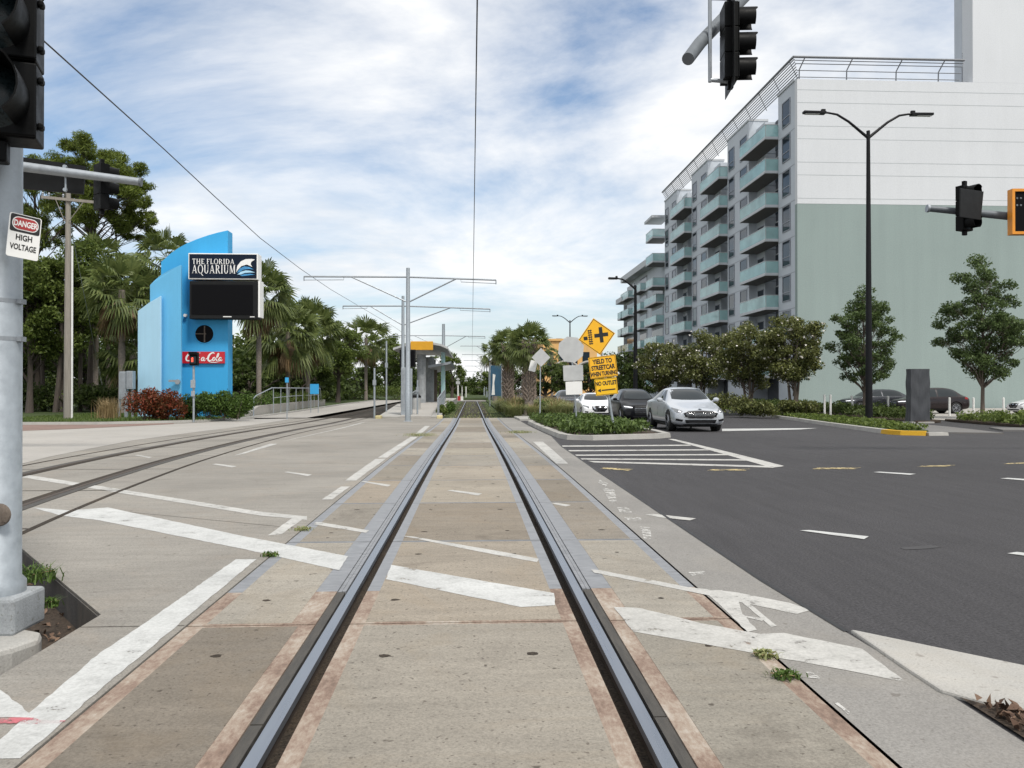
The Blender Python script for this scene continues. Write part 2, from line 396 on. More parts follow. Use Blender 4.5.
# ------------------------------------------------------------------ foliage
rng = np.random.default_rng(5)
def quads_mesh(name, V, mat, parent=None):
    """V: (n,4,3) loose quads"""
    n = len(V); me = bpy.data.meshes.new(name)
    me.vertices.add(n * 4); me.vertices.foreach_set('co', V.reshape(-1).astype(np.float32))
    me.loops.add(n * 4); me.loops.foreach_set('vertex_index', np.arange(n * 4, dtype=np.int32))
    me.polygons.add(n); me.polygons.foreach_set('loop_start', np.arange(0, n * 4, 4, dtype=np.int32))
    me.polygons.foreach_set('loop_total', np.full(n, 4, dtype=np.int32))
    me.update(calc_edges=True); me.validate(); me.materials.append(mat)
    return link(name, me, parent)
def unit(a): return a / np.maximum(1e-6, np.linalg.norm(a, axis=-1, keepdims=True))
def leafquads(C, L, W, upb=.5, droop=0):
    n = len(C)
    a = unit(rng.normal(size=(n, 3))); a[:, 2] -= droop; a = unit(a)
    nn = rng.normal(size=(n, 3)); nn[:, 2] += upb * 2; b = unit(np.cross(nn, a))
    L = (L * rng.uniform(.7, 1.3, n))[:, None]; W = (W * rng.uniform(.7, 1.3, n))[:, None]
    cn = np.cross(a, b) * W * .35
    return np.stack([C - a * L * .5, C + b * W * .5 + cn, C + a * L * .5, C - b * W * .5 + cn], 1)
def cloud(c, r, n, shell=.55):
    d = unit(rng.normal(size=(n, 3))); u = rng.uniform(0, 1, n) ** (1 / 3)
    u = shell + (1 - shell) * u if shell >= 0 else u
    u = np.where(rng.uniform(size=n) < .3, rng.uniform(.2, 1, n), u)
    return np.array(c) + d * np.array(r) * (u * rng.uniform(.85, 1.12, n))[:, None]
def limb(mb, a, b, r0, r1, bow=.1, seg=6, k=5):
    a, b = Vector(a), Vector(b); L = (b - a).length
    off = Vector((random.uniform(-1, 1), random.uniform(-1, 1), random.uniform(-.3, 1))) * L * bow
    pts, rs = [], []
    for i in range(k):
        t = i / (k - 1); pts.append(a.lerp(b, t) + off * math.sin(math.pi * t)); rs.append(r0 + (r1 - r0) * t)
    mb.tube(pts, rs, seg)
def tree(name, label, cat, base, H, cb, cr, nclump, nleaf, ls, lm, bm_, tr, group=None, crz=None, lean=(0, 0), multi=1, sq=.7, flowers=0, clr=(.22, .42), aspect=.5, droop=0, shape=None, gapk=.9):
    """tapered trunk, limbs to clumps of leaves; cb = height of the crown's underside, cr = (rx, ry)"""
    t = thing(name, label, cat, base, 0, group)
    crz = crz or (H - cb) / 2; cz = H - crz
    clumps = []
    for i in range(nclump):
        for _ in range(30):
            d = unit(rng.normal(size=3)); rr = rng.uniform(.35, 1) ** .6 * gapk
            p = np.array([d[0] * cr[0] * rr, d[1] * cr[1] * rr, d[2] * crz * rr])
            if shape:
                k = shape((p[2] + crz) / (2 * crz)); p[0] *= k; p[1] *= k
            if all(np.linalg.norm((p - q[0]) / np.array([1, 1, .8])) > .55 * min(cr[0], crz) * (8 / nclump) ** .35 for q in clumps): break
        s = rng.uniform(*clr) * min(cr[0], crz)
        clumps.append((p, s))
    mb = MB(); top = Vector((lean[0], lean[1], cz + crz * .25))
    for m_ in range(multi):
        off = Vector((0, 0, 0)) if multi == 1 else Vector((math.cos(m_ * 2.4) * tr * 1.5, math.sin(m_ * 2.4) * tr * 1.5, 0))
        pts, rs = [], []
        for i in range(8):
            u = i / 7; w = Vector((math.sin(u * 5 + m_) * tr * .8, math.cos(u * 4 + m_) * tr * .8, 0))
            pts.append(off * (1 + u * 3) + Vector((lean[0] * u, lean[1] * u, top.z * u)) + w * u); rs.append(tr * (1.25 if i == 0 else 1) * (1 - .72 * u) + .012)
        mb.tube(pts, rs, 9)
    for p, s in clumps:
        P = Vector(p) + Vector((lean[0], lean[1], cz)); u = min(.92, max(.25, (P.z - .35 * abs(P.x) - .2 * (H - cb)) / top.z))
        st = Vector((lean[0] * u, lean[1] * u, top.z * u)); r0 = tr * (1 - .72 * u) * .55
        limb(mb, st, P, r0, .012, .12)
        for q in range(3):
            limb(mb, st.lerp(P, .65), P + Vector((random.uniform(-1, 1), random.uniform(-1, 1), random.uniform(-.6, .8))) * s * .9, max(.01, r0 * .4), .006, .1, 5, 4)
    mb.build('trunk', bm_, t, smooth=True)
    Q = []; tot = sum(s ** 2 for _, s in clumps)
    for p, s in clumps:
        n = int(nleaf * s ** 2 / tot)
        if n < 1: continue
        # a clump is itself a few sprays of leaves
        for k in range(5):
            o = unit(rng.normal(size=3)) * s * .6; ss = s * rng.uniform(.45, .75)
            C = cloud((p[0] + o[0] + lean[0], p[1] + o[1] + lean[1], p[2] + o[2] * .7 + cz), (ss, ss, ss * sq), n // 5 + 1, .3)
            Q.append(leafquads(C, ls, ls * aspect, .5, droop))
    # stray sprays
    cr_ = quads_mesh('crown', np.concatenate(Q), lm, t)
    if flowers:
        C = np.concatenate([cloud((p[0] + lean[0], p[1] + lean[1], p[2] + cz), (s, s, s * sq), max(1, flowers // nclump), .9) for p, s in clumps])
        quads_mesh('blossom', np.concatenate([leafquads(C, .14, .12, .3), leafquads(C, .14, .12, .3)]), M['flower'], cr_)
    return t
def fan_frond(V, base, d, plen, flen, droop, nl=14, spread=1.25):
    """one fan leaf: petiole along d then leaflets radiating and drooping"""
    d = d.normalized(); side = d.cross(Vector((0, 0, 1)))
    if side.length < .1: side = Vector((1, 0, 0))
    side.normalize(); up = side.cross(d).normalized()
    rl = random.gauss(0, .55); side, up = side * math.cos(rl) + up * math.sin(rl), up * math.cos(rl) - side * math.sin(rl)
    hub = base + d * plen + Vector((0, 0, -droop * plen * .25))
    w = .018; V.append([base - side * w, base + side * w, hub + side * w * .6, hub - side * w * .6])
    for i in range(nl):
        a = (i / (nl - 1) - .5) * 2 * spread
        l = flen * (1 - .28 * abs(a) / spread) * random.uniform(.85, 1.1)
        dd = (d * math.cos(a) + side * math.sin(a) + up * .15).normalized()
        s2 = dd.cross(up).normalized(); ww = flen * .042
        mid = hub + dd * l * .55 + Vector((0, 0, -droop * l * .10))
        tip = hub + dd * l * .85 + Vector((0, 0, -droop * l * (.45 + .25 * abs(a)))) 
        V.append([hub - s2 * .004, hub + s2 * .004, mid + s2 * ww, mid - s2 * ww])
        V.append([mid - s2 * ww, mid + s2 * ww, tip + s2 * .006, tip - s2 * .006])
def palm(name, label, base, H, R_, tr, group=None, nf=46, dead=14, boots=False, seed=0, squash=1.0, lean=(0, 0)):
    random.seed(seed + 11)
    t = thing(name, label, 'palm', base, 0, group)
    mb = MB(); k = 9
    pts = [Vector((lean[0] * (i / (k - 1)) ** 1.5, lean[1] * (i / (k - 1)) ** 1.5, H * i / (k - 1))) for i in range(k)]
    mb.tube(pts, [tr * (1.25 if i == 0 else 1 + .06 * math.sin(i * 2.1)) for i in range(k)], 12)
    tk = mb.build('trunk', M['palm_trunk'], t, smooth=True)
    if boots:
        bb = MB()
        z = H * .22; i = 0
        while z < H * 1.0:
            for j in range(8):
                a = 2 * math.pi * (j + .5 * (i % 2)) / 8 + random.uniform(-.1, .1)
                o = Vector((math.cos(a), math.sin(a), 0)); s = Vector((-math.sin(a), math.cos(a), 0))
                p = pts[0].lerp(pts[-1], z / H) + o * tr * .92
                L = random.uniform(.26, .4); tip = p + o * L * .62 + Vector((0, 0, L * .8)) + s * random.uniform(-.05, .05)
                bb.tube([p, p.lerp(tip, .5) + o * .03, tip], [.055, .042, .028], 5)
            z += .14; i += 1
        bb.build('boot', M['boots'], t)
    top = pts[-1]; V = []
    for i in range(nf):
        el = math.asin(max(-.75, min(1, 1 - 1.62 * (i + .5) / nf))) + random.gauss(0, .16); az = i * 2.39996 + random.uniform(-.2, .2)
        d = Vector((math.cos(el) * math.cos(az), math.cos(el) * math.sin(az), math.sin(el) * squash))
        fan_frond(V, top + d * .12, d, R_ * random.uniform(.42, .58), R_ * random.uniform(.55, .7), .30 + .55 * max(0, -math.sin(el) + .2) + random.uniform(0, .4), 13, 1.15)
    quads_mesh('crown', np.array([[tuple(p) for p in q] for q in V]), M['palm'], t)
    if dead:
        V = []
        for i in range(dead):
            az = random.uniform(0, 6.28); el = random.uniform(-1.35, -.75)
            d = Vector((math.cos(el) * math.cos(az), math.cos(el) * math.sin(az), math.sin(el)))
            fan_frond(V, top + Vector((0, 0, -.25)), d, R_ * random.uniform(.25, .5), R_ * .5, .9, 9, .8)
        quads_mesh('dead_fronds', np.array([[tuple(p) for p in q] for q in V]), M['palm_dead'], t)
    return t
def blades(base_pts, h, w, bend, jit=.3, flat=False):
    n = len(base_pts); B = np.array(base_pts, float)
    az = rng.uniform(0, 2 * np.pi, n); hh = h * rng.uniform(.6, 1.15, n); bb = bend * rng.uniform(.3, 1.2, n)
    o = np.stack([np.cos(az), np.sin(az), np.zeros(n)], 1); s = np.stack([-np.sin(az), np.cos(az), np.zeros(n)], 1) * (w * rng.uniform(.6, 1.3, n))[:, None]
    up = np.array([0, 0, 1.0])
    m = B + up * (hh * .6)[:, None] + o * (bb * hh * .35)[:, None]; t = B + up * (hh * (1 - .2 * bb))[:, None] + o * (bb * hh)[:, None]
    return np.concatenate([np.stack([B - s, B + s, m + s * .8, m - s * .8], 1), np.stack([m - s * .8, m + s * .8, t + s * .1, t - s * .1], 1)])
def shrub(name, label, base, r, h, n, ls, lm, group=None, cat='shrub', parts=True):
    t = thing(name, label, cat, base, 0, group)
    mb = MB()
    for i in range(7):
        a = i * .9; limb(mb, (0, 0, 0), (math.cos(a) * r[0] * .7, math.sin(a) * r[1] * .7, h * random.uniform(.6, .9)), .022, .006, .1, 5, 4)
    mb.build('stem', M['bark'], t)
    Q = []
    for i in range(9):
        a = rng.uniform(0, 6.28); k = rng.uniform(.1, .75)
        c = (math.cos(a) * r[0] * k, math.sin(a) * r[1] * k, h * rng.uniform(.3, .72))
        Q.append(leafquads(cloud(c, (r[0] * .45, r[1] * .45, h * .34), n // 9, .4), ls, ls * .45, .6))
    quads_mesh('foliage', np.concatenate(Q), lm, t)
    return t

# ------------------------------------------------------------------ lettering
def text_polys(body, size, bold=0.0, align='CENTER', shear=0, sx=1.0):
    """flat outlines of a line of text in the XZ plane as (verts, faces)"""
    c = bpy.data.curves.new('t', 'FONT'); c.body = body; c.size = size; c.offset = bold; c.align_x = align; c.shear = shear; c.resolution_u = 3
    o = bpy.data.objects.new('t', c); col.objects.link(o)
    dg = bpy.context.evaluated_depsgraph_get(); dg.update()
    me = bpy.data.meshes.new_from_object(o.evaluated_get(dg))
    V = [(v.co.x * sx, v.co.y) for v in me.vertices]; Fc = [list(p.vertices) for p in me.polygons]
    bpy.data.objects.remove(o); bpy.data.curves.remove(c); bpy.data.meshes.remove(me)
    return V, Fc
def add_text(mb, body, size, x, z, y, bold=0.0, align='CENTER', shear=0, sx=1.0):
    V, Fc = text_polys(body, size, bold, align, shear, sx); n = len(mb.v)
    mb.v += [Vector((x + a, y, z + b)) for a, b in V]
    for f in Fc: mb.f.append([n + i for i in f]); mb.m.append(mb.mi)
def serif_text(mb, s, x, z, h, y, gap=.10):
    """roman capitals drawn as thick and thin strokes with serifs"""
    TK, TN, SR = .17, .075, .05
    def q(*p): mb.poly([(x + a * h, y, z + b * h) for a, b in p])
    def bar(a0, a1, b0, b1): q((a0, b0), (a1, b0), (a1, b1), (a0, b1))
    def ser(c, w, b): bar(c - w / 2, c + w / 2, b, b + SR)
    def stem(c, w=TK, b0=0, b1=1, s0=True, s1=True):
        bar(c - w / 2, c + w / 2, b0, b1)
        if s0: bar(c - w / 2 - .07, c - w / 2, b0, b0 + SR); bar(c + w / 2, c + w / 2 + .07, b0, b0 + SR)
        if s1: bar(c - w / 2 - .07, c - w / 2, b1 - SR, b1); bar(c + w / 2, c + w / 2 + .07, b1 - SR, b1)
    def ring(cx, cz, rx, rz, a0, a1, n=14):
        for i in range(n):
            t0 = a0 + (a1 - a0) * i / n; t1 = a0 + (a1 - a0) * (i + 1) / n
            def P(t, k): 
                th = TN + (TK - TN) * abs(math.cos(t)); return (cx + math.cos(t) * (rx - th * k), cz + math.sin(t) * (rz - TN * k))
            q(P(t0, 0), P(t1, 0), P(t1, 1), P(t0, 1))
    def diag(a0, b0, a1, b1, w): q((a0 - w / 2, b0), (a0 + w / 2, b0), (a1 + w / 2, b1), (a1 - w / 2, b1))
    for ch in s:
        if ch == ' ': x += .38 * h; continue
        if ch == 'T': w = .8; stem(.4, s1=False); bar(.04, .315, 1 - TN, 1); bar(.485, .76, 1 - TN, 1); bar(.04, .1, .8, 1 - TN); bar(.7, .76, .8, 1 - TN)
        elif ch == 'H': w = .98; stem(.2); stem(.78); bar(.285, .695, .47, .47 + TN)
        elif ch == 'E': w = .76; stem(.2); bar(.285, .66, 0.051, .051 + TN); bar(.285, .55, .47, .47 + TN); bar(.285, .64, .949 - TN, .949); bar(.66, .72, .0, .22); bar(.64, .70, .78, 1)
        elif ch == 'F': w = .7; stem(.2); bar(.285, .52, .45, .45 + TN); bar(.285, .62, .949 - TN, .949); bar(.62, .68, .76, 1)
        elif ch == 'L': w = .72; stem(.2); bar(.285, .64, .051, .051 + TN); bar(.64, .70, 0, .26)
        elif ch == 'O': w = 1.0; ring(.5, .5, .48, .52, 0, 2 * math.pi, 24)
        elif ch == 'Q': w = 1.0; ring(.5, .5, .48, .52, 0, 2 * math.pi, 24); diag(.95, -.28, .55, .05, .16)
        elif ch == 'R': w = .9; stem(.2); ring(.3, .73, .42, .265, -math.pi / 2, math.pi / 2); diag(.78, 0, .46, .46, .17); bar(.87, .95, 0, SR)
        elif ch == 'I': w = .4; stem(.2)
        elif ch == 'D': w = .95; stem(.2); ring(.3, .5, .60, .5, -math.pi / 2, math.pi / 2)
        elif ch == 'A': w = .96; diag(.14, 0, .46, 1, TN); diag(.8, 0, .48, 1, TK); bar(.27, .66, .30, .30 + TN); ser(.13, .24, -.001); ser(.8, .34, -.001)
        elif ch == 'U': w = .94; stem(.2, TK, .33, 1, False); stem(.76, TN, .33, 1, False); ring(.46, .34, .345, .36, math.pi, 2 * math.pi)
        elif ch == 'M': w = 1.12; stem(.17, TN, s1=False); stem(.95, TK); diag(.56, .05, .22, 1, TK); diag(.56, .05, .9, 1, TN)
        x += (w + gap) * h
    return x
def ribbon(mb, pts, w, y, n=6):
    """a pen stroke through points (x, z, pressure)"""
    P = []
    k = len(pts)
    for i in range(k - 1):
        p0, p1, p2, p3 = (np.array(pts[max(0, i - 1)]), np.array(pts[i]), np.array(pts[i + 1]), np.array(pts[min(k - 1, i + 2)]))
        for j in range(n):
            t = j / n; P.append(.5 * ((2 * p1) + (-p0 + p2) * t + (2 * p0 - 5 * p1 + 4 * p2 - p3) * t * t + (-p0 + 3 * p1 - 3 * p2 + p3) * t ** 3))
    P.append(np.array(pts[-1])); L, Rr = [], []
    for i, p in enumerate(P):
        d = P[min(i + 1, len(P) - 1)][:2] - P[max(0, i - 1)][:2]; d = d / max(1e-6, np.hypot(*d)); nrm = np.array([-d[1], d[0]])
        ww = w * max(.25, p[2]) / 2; L.append(p[:2] + nrm * ww); Rr.append(p[:2] - nrm * ww)
    for i in range(len(P) - 1):
        yy = y - .0004 * (i % 2)
        mb.poly([(L[i][0], yy, L[i][1]), (Rr[i][0], yy, Rr[i][1]), (Rr[i + 1][0], yy, Rr[i + 1][1]), (L[i + 1][0], yy, L[i + 1][1])])
# ------------------------------------------------------------------ sky and light
SUN_EL, SUN_AZ = 55, 150            # sun high behind the viewpoint, veiled by thin cloud
w = bpy.data.worlds.new('World'); scn.world = w; w.use_nodes = True
nt = w.node_tree; nt.nodes.clear()
wo = nt.nodes.new('ShaderNodeOutputWorld'); bg = nt.nodes.new('ShaderNodeBackground'); nt.links.new(bg.outputs[0], wo.inputs[0])
sky = nt.nodes.new('ShaderNodeTexSky'); sky.sky_type = 'NISHITA'; sky.sun_disc = False
sky.sun_elevation = R(SUN_EL); sky.sun_rotation = R(SUN_AZ); sky.air_density = 1.0; sky.dust_density = 1.6; sky.ozone_density = 1.6
tc = nt.nodes.new('ShaderNodeTexCoord'); sp = nt.nodes.new('ShaderNodeSeparateXYZ'); nt.links.new(tc.outputs['Generated'], sp.inputs[0])
def mth(op, a, b=None, c=None, clamp=False):
    n = nt.nodes.new('ShaderNodeMath'); n.operation = op; n.use_clamp = clamp
    for i, v in enumerate((a, b, c)):
        if v is None: continue
        if hasattr(v, 'is_output'): nt.links.new(v, n.inputs[i])
        else: n.inputs[i].default_value = v
    return n.outputs[0]
zz = mth('MAXIMUM', sp.outputs[2], 0.0); den = mth('ADD', zz, .30)
cu = mth('DIVIDE', sp.outputs[0], den); cv = mth('DIVIDE', sp.outputs[1], den)
cb_ = nt.nodes.new('ShaderNodeCombineXYZ'); nt.links.new(cu, cb_.inputs[0]); nt.links.new(cv, cb_.inputs[1]); cb_.inputs[2].default_value = 3.7
mp = nt.nodes.new('ShaderNodeMapping'); mp.inputs['Rotation'].default_value = (0, 0, R(SKYR)); mp.inputs['Scale'].default_value = (.8, 1.25, 1); mp.inputs['Location'].default_value = (SKYX, SKYY, 0)
nt.links.new(cb_.outputs[0], mp.inputs[0]); cvec = mp.outputs[0]
n1 = noise(nt, cvec, 1.25, 10, .60, .35)          # the sheets of cloud
n2 = noise(nt, cvec, .42, 3, .5)                # large openings
n3 = noise(nt, cvec, 1.7, 5, .55, .3)           # grey undersides
den_ = mth('ADD', mth('MULTIPLY', n1, .80), mth('MULTIPLY', n2, .42))
cov = ramp(nt, den_, [(.465, (.10,) * 3), (.56, (.62,) * 3), (.64, (1.0,) * 3)])
# near the horizon the cloud deck closes up
hz = mth('SUBTRACT', 1.0, mth('DIVIDE', zz, .32), clamp=True)
covh = mth('MAXIMUM', cov, mth('MULTIPLY', hz, .55))
white = ramp(nt, n3, [(.36, (5.5, 5.75, 6.05)), (.55, (6.8, 6.85, 6.9))])
hs = nt.nodes.new('ShaderNodeHueSaturation'); hs.inputs['Saturation'].default_value = 1.05; hs.inputs['Value'].default_value = SKYV
nt.links.new(sky.outputs[0], hs.inputs['Color'])
skyc = mixc(nt, 1.0, hs.outputs[0], (.93, 1.01, 1.03), 'MULTIPLY')
nt.links.new(mixc(nt, covh, skyc, white), bg.inputs[0]); bg.inputs[1].default_value = 0.1
sl = bpy.data.lights.new('sun', 'SUN'); sl.energy = 2.1; sl.angle = R(10); sl.color = (1, .955, .89)
so = bpy.data.objects.new('sun', sl); col.objects.link(so)
az = R(SUN_AZ); el = R(SUN_EL)
sd = Vector((math.sin(az) * math.cos(el), math.cos(az) * math.cos(el), math.sin(el)))   # Nishita: rotation measured from +Y towards +X
so.rotation_euler = (-sd).to_track_quat('-Z', 'Y').to_euler(); so.location = (0, -20, 40)
vs = scn.view_settings; vs.view_transform = 'Standard'; vs.look = 'None'; vs.gamma = 1; vs.exposure = EXPO
try: vs.use_curve_mapping = False
except Exception: pass
scn.cycles.max_bounces = 6; scn.cycles.transparent_max_bounces = 12

# ------------------------------------------------------------------ ground
XC = -0.044
mb = MB(); ys = [-60, -10, 0, 6] + list(range(8, 46, 2)) + [60, 120, 300, 800, 2600]
for a, b in zip(ys[:-1], ys[1:]): mb.quad((-1500, a, zg(a) - .35), (1500, a, zg(a) - .35), (1500, b, zg(b) - .35), (-1500, b, zg(b) - .35))
tag(mb.build('ground', M['dirt']), kind='structure')
sheet('track_bed', [[(-1.66, -4), (1.6, -4), (1.6, 46.2), (-1.66, 46.2)]], -.075, M['groove'])
sheet('ballast', [[(-1.9, 46.2), (2.0, 46.2), (2.0, 112), (-1.9, 112)], [(-9.2, 46.2), (-5.5, 46.2), (-5.5, 112), (-9.2, 112)]], -.12, M['ballast'])
sheet('grass_strip', [[(-1.88, 47), (-1.15, 47), (-1.25, 111), (-1.88, 111)], [(1.2, 47), (2.0, 47), (2.0, 111), (1.3, 111)]], -.07, M['grass_soil'])
sheet('far_road', [[(-60, 112.2), (6.6, 112.2), (6.6, 120), (-60, 120)]], .02, M['apron'], thick=.3)
sheet('far_bank', [[(-60, 120.2), (6.5, 120.2), (6.5, 300), (-60, 300)]], .25, M['grass_soil'], thick=.6)
sheet('asphalt_road', [[(1.7, -6), (90, -6), (90, 330), (6.6, 330), (6.4, 46), (1.7, 46)]], 0, M['asphalt'])
sheet('asphalt_road', [[(-90, 30), (-15, 30), (-15, 37), (-90, 37)]], -.006, M['asphalt'])
ap = [(1.53, -4), (2.13, -4), (2.1, 3.5), (2.07, 4.4), (2.03, 5.6), (2.04, 8.8), (2.06, 12.9), (2.2, 19.7), (2.5, 25.2), (2.5, 46.2), (1.53, 46.2)]
sheet('concrete_apron', [ap], .004, M['apron'])
# thin tar seam along the asphalt
sheet('tar_seam', [[(x - .012, y) for x, y in ap[3:9]] + [(x + .022, y) for x, y in reversed(ap[3:9])]], .008, M['seal'])
PIT_ = [(-2.21, -4), (-2.21, 4.96), (-4.0, 7.32), (-4.3, 7.32), (-4.3, -4)]
sl_ = sheet('concrete_slab', [[(-1.625, -4), (-1.625, 46.2), (-5.45, 46.2), (-9.3, 46.2), (-12, 45), (-12.6, 42.6), (-14.1, 39.9), (-17, 38.2), (-60, 36.4), (-60, -4), (-4.3, -4), (-4.3, 7.32), (-4.0, 7.32), (-2.21, 4.96), (-2.21, -4)]], .004, M['slab'], thick=.34)
sheet('planter_wall', [[(-2.222, 4.955), (-4.0, 7.296), (-4.0, 7.29), (-2.228, 4.95)]], -.002, M['pit_wall'], thick=.3)  # thin dark facing on the slab edge, coloured for shade as well as dirt
sheet('soil', [PIT_], -.20, M['dirt'])
sheet('gutter', [[(-2.212, -4), (-2.212, 4.35), (-4.29, 4.35), (-4.29, -4)]], -.15, M['asphalt'])
# joints and bands in the slab
lj = []
def line(a, b, w=.012):
    a, b = Vector((a[0], a[1])), Vector((b[0], b[1])); d = (b - a).normalized(); n = Vector((-d.y, d.x)) * w
    return [(a - n), (b - n), (b + n), (a + n)]
for p, q, w_ in ((( -2.21, 4.7), (-1.63, 4.7), .0035), ((-4, 9.2), (-1.63, 7.9), .004), ((-4.4, 15.2), (-1.63, 14.9), .005), ((-4.6, 22), (-1.63, 21.8), .009), ((-5.6, 31), (-1.63, 30.6), .011)):
    lj.append(line(p, q, w_))
sheet('slab_joint', lj, .0055, M['groove'])
sheet('pale_paving', [[(-9.9, 46), (-9.9, 30), (-9.6, 23.5), (-8.6, 17.0), (-8.2, 15.2), (-40, 12), (-40, 26), (-18.6, 27.2), (-15.7, 33), (-13.4, 39.6), (-11.8, 44.5)]], .008, M['pale'])
sheet('red_paving', [[(-18.4, 27.5), (-60, 26.5), (-60, 36.2), (-17.1, 38.0), (-14.3, 39.7), (-13.9, 38.6), (-15.7, 33.2)]], .012, M['brick_red'])

# track panels: one strip between the rails, one either side, with open joints
jts = [-4, -.2, 2.25, 4.69, 7.2, 9.62] + [12.05 + 2.44 * i for i in range(14)] + [46.15]
pp, pt, edS, edR = [], [], [], []
for a, b in zip(jts[:-1], jts[1:]):
    a += .011; b -= .011
    near = b < 5
    xo = .94 if near else .99
    for x0, x1 in ((-.568, .568), (-1.47, -xo), (xo, 1.47)):
        k = random.uniform(.84, 1.08) * (.93 if near and abs(x0) > .9 else 1); g_ = random.uniform(.94, 1.0)
        pp.append([(XC + x0, a + .025), (XC + x1, a + .025), (XC + x1, b - .025), (XC + x0, b - .025)]); pt.append((k, k * (g_ * .5 + .5), k * g_))
    cuts = [(a, b, edR)] if near else ([(a, 5.45, edR), (5.453, b, edS)] if a < 5 else [(a, b, edS)])
    for ya, yb_, tgt in cuts:
        for x0, x1 in ((-.652, -.568), (.568, .652), (-xo, -.85), (.85, xo), (-1.568, -1.47), (1.47, 1.558)):
            tgt.append([(XC + x0, ya), (XC + x1, ya), (XC + x1, yb_), (XC + x0, yb_)])
    for x0, x1 in ((-.568, .568), (-1.47, -xo), (xo, 1.47)):
        (edR if a < 5 else edS).append([(XC + x0, a), (XC + x1, a), (XC + x1, a + .025), (XC + x0, a + .025)]); (edR if near else edS).append([(XC + x0, b - .025), (XC + x1, b - .025), (XC + x1, b), (XC + x0, b)])
sheet('track_panel', pp, .0045, M['panel'], thick=.09, tint=pt)
sheet('steel_edging', edS, .003, M['steel_edge'], thick=.09)
sheet('worn_edging', edR, .003, M['rust_edge'], thick=.09)
# lifting sockets in the panels
hp = []
for a, b in zip(jts[1:-8], jts[2:-7]):
    for x in (-.42, .36, -1.24, 1.26):
        for t in (.2, .78):
            cx, cy = XC + x + random.uniform(-.03, .03), a + (b - a) * t + random.uniform(-.05, .05); r = random.uniform(.022, .034)
            hp.append([(cx + r * math.cos(q) * random.uniform(.6, 1.3), cy + r * .8 * math.sin(q)) for q in [i * .785 for i in range(8)]])
sheet('lifting_socket', hp, .0056, M['groove'])
# rails of the straight track
for sgn, lab in ((-1, 'left steel rail of the straight streetcar track, polished on top'), (1, 'right steel rail of the straight streetcar track, polished on top')):
    xs = sorted((XC + sgn * .7175, XC + sgn * .773))
    t = thing('rail', lab, 'rail', (0, 0, 0), 0, 'rails of the straight track')
    sweep_strip('rail_head', xs[0], xs[1], -.022, .012, -4, 112, M['rail'], parent=t)
    sweep_strip('rail_web', xs[0] + .012, xs[1] - .012, -.12, -.022, -4, 112, M['rail_side'], parent=t)
    xr = sorted((XC + sgn * .795, XC + sgn * .846))
    y = -4
    while y < 5.4:
        e = min(5.45, y + 2.44); sweep_strip('rubber_filler', xr[0], xr[1], -.07, -.001, y, e - .012, M['rubber'], parent=t); y = e
    xr = sorted((XC + sgn * .793, XC + sgn * .818)); xr2 = sorted((XC + sgn * .822, XC + sgn * .846))
    sweep_strip('steel_filler', xr[0], xr[1], -.07, .0, 5.46, 46, M['steel_edge'], parent=t)
    sweep_strip('steel_filler', xr2[0], xr2[1], -.07, -.003, 5.46, 46, M['steel_edge'], parent=t)
# curved track on the left
LY = [-4, 2, 6, 9.5, 13.4, 16, 22, 27, 32.5, 40, 50, 60, 300]; LX = [-4.1, -4.75, -5.35, -5.9, -6.36, -6.62, -7.08, -7.35, -7.52, -7.42, -7.25, -7.15, -7.1]
def lcx(y):
    # smooth interpolation of the surveyed centre line
    i = max(0, min(len(LY) - 2, int(np.searchsorted(LY, y)) - 1)); t = min(1, max(0, (y - LY[i]) / (LY[i + 1] - LY[i])))
    def sl(k):
        a, b = max(0, k - 1), min(len(LY) - 1, k + 1); return (LX[b] - LX[a]) / (LY[b] - LY[a])
    h = LY[i + 1] - LY[i]; m0, m1 = sl(i) * h, sl(i + 1) * h
    return (2 * t ** 3 - 3 * t * t + 1) * LX[i] + (t ** 3 - 2 * t * t + t) * m0 + (-2 * t ** 3 + 3 * t * t) * LX[i + 1] + (t ** 3 - t * t) * m1
for sgn, lab in ((-1, 'outer steel rail of the curved streetcar track by the sign tower'), (1, 'inner steel rail of the curved streetcar track nearest the camera')):
    xs = sorted((sgn * .7175, sgn * .785))
    t = thing('rail', lab, 'rail', (0, 0, 0), 0, 'rails of the curved track')
    sweep_strip('rail_head', xs[0], xs[1], -.02, .0135, 3, 112, M['rail_side'], lcx, t)
    gx = sorted((sgn * .60, sgn * .7155)); gx2 = sorted((sgn * .787, sgn * .90))
    sweep_strip('flangeway', gx[0], gx[1], -.02, .0105, 3, 46, M['groove'], lcx, t)
    sweep_strip('rubber_filler', gx2[0], gx2[1], -.02, .0108, 3, 46, M['rubber'], lcx, t)
    sweep_strip('edge_joint', sgn * 1.45 - .03, sgn * 1.45 + .03, -.02, .0095, 3 if sgn < 0 else 7.6, 46, M['groove'], lcx, t)
tj = []
for y in range(8, 46, 3): tj.append([(lcx(y) - 1.42, y), (lcx(y) + 1.42, y), (lcx(y) + 1.42, y + .03), (lcx(y) - 1.42, y + .03)])
sheet('slab_joint', tj, .0092, M['groove'])

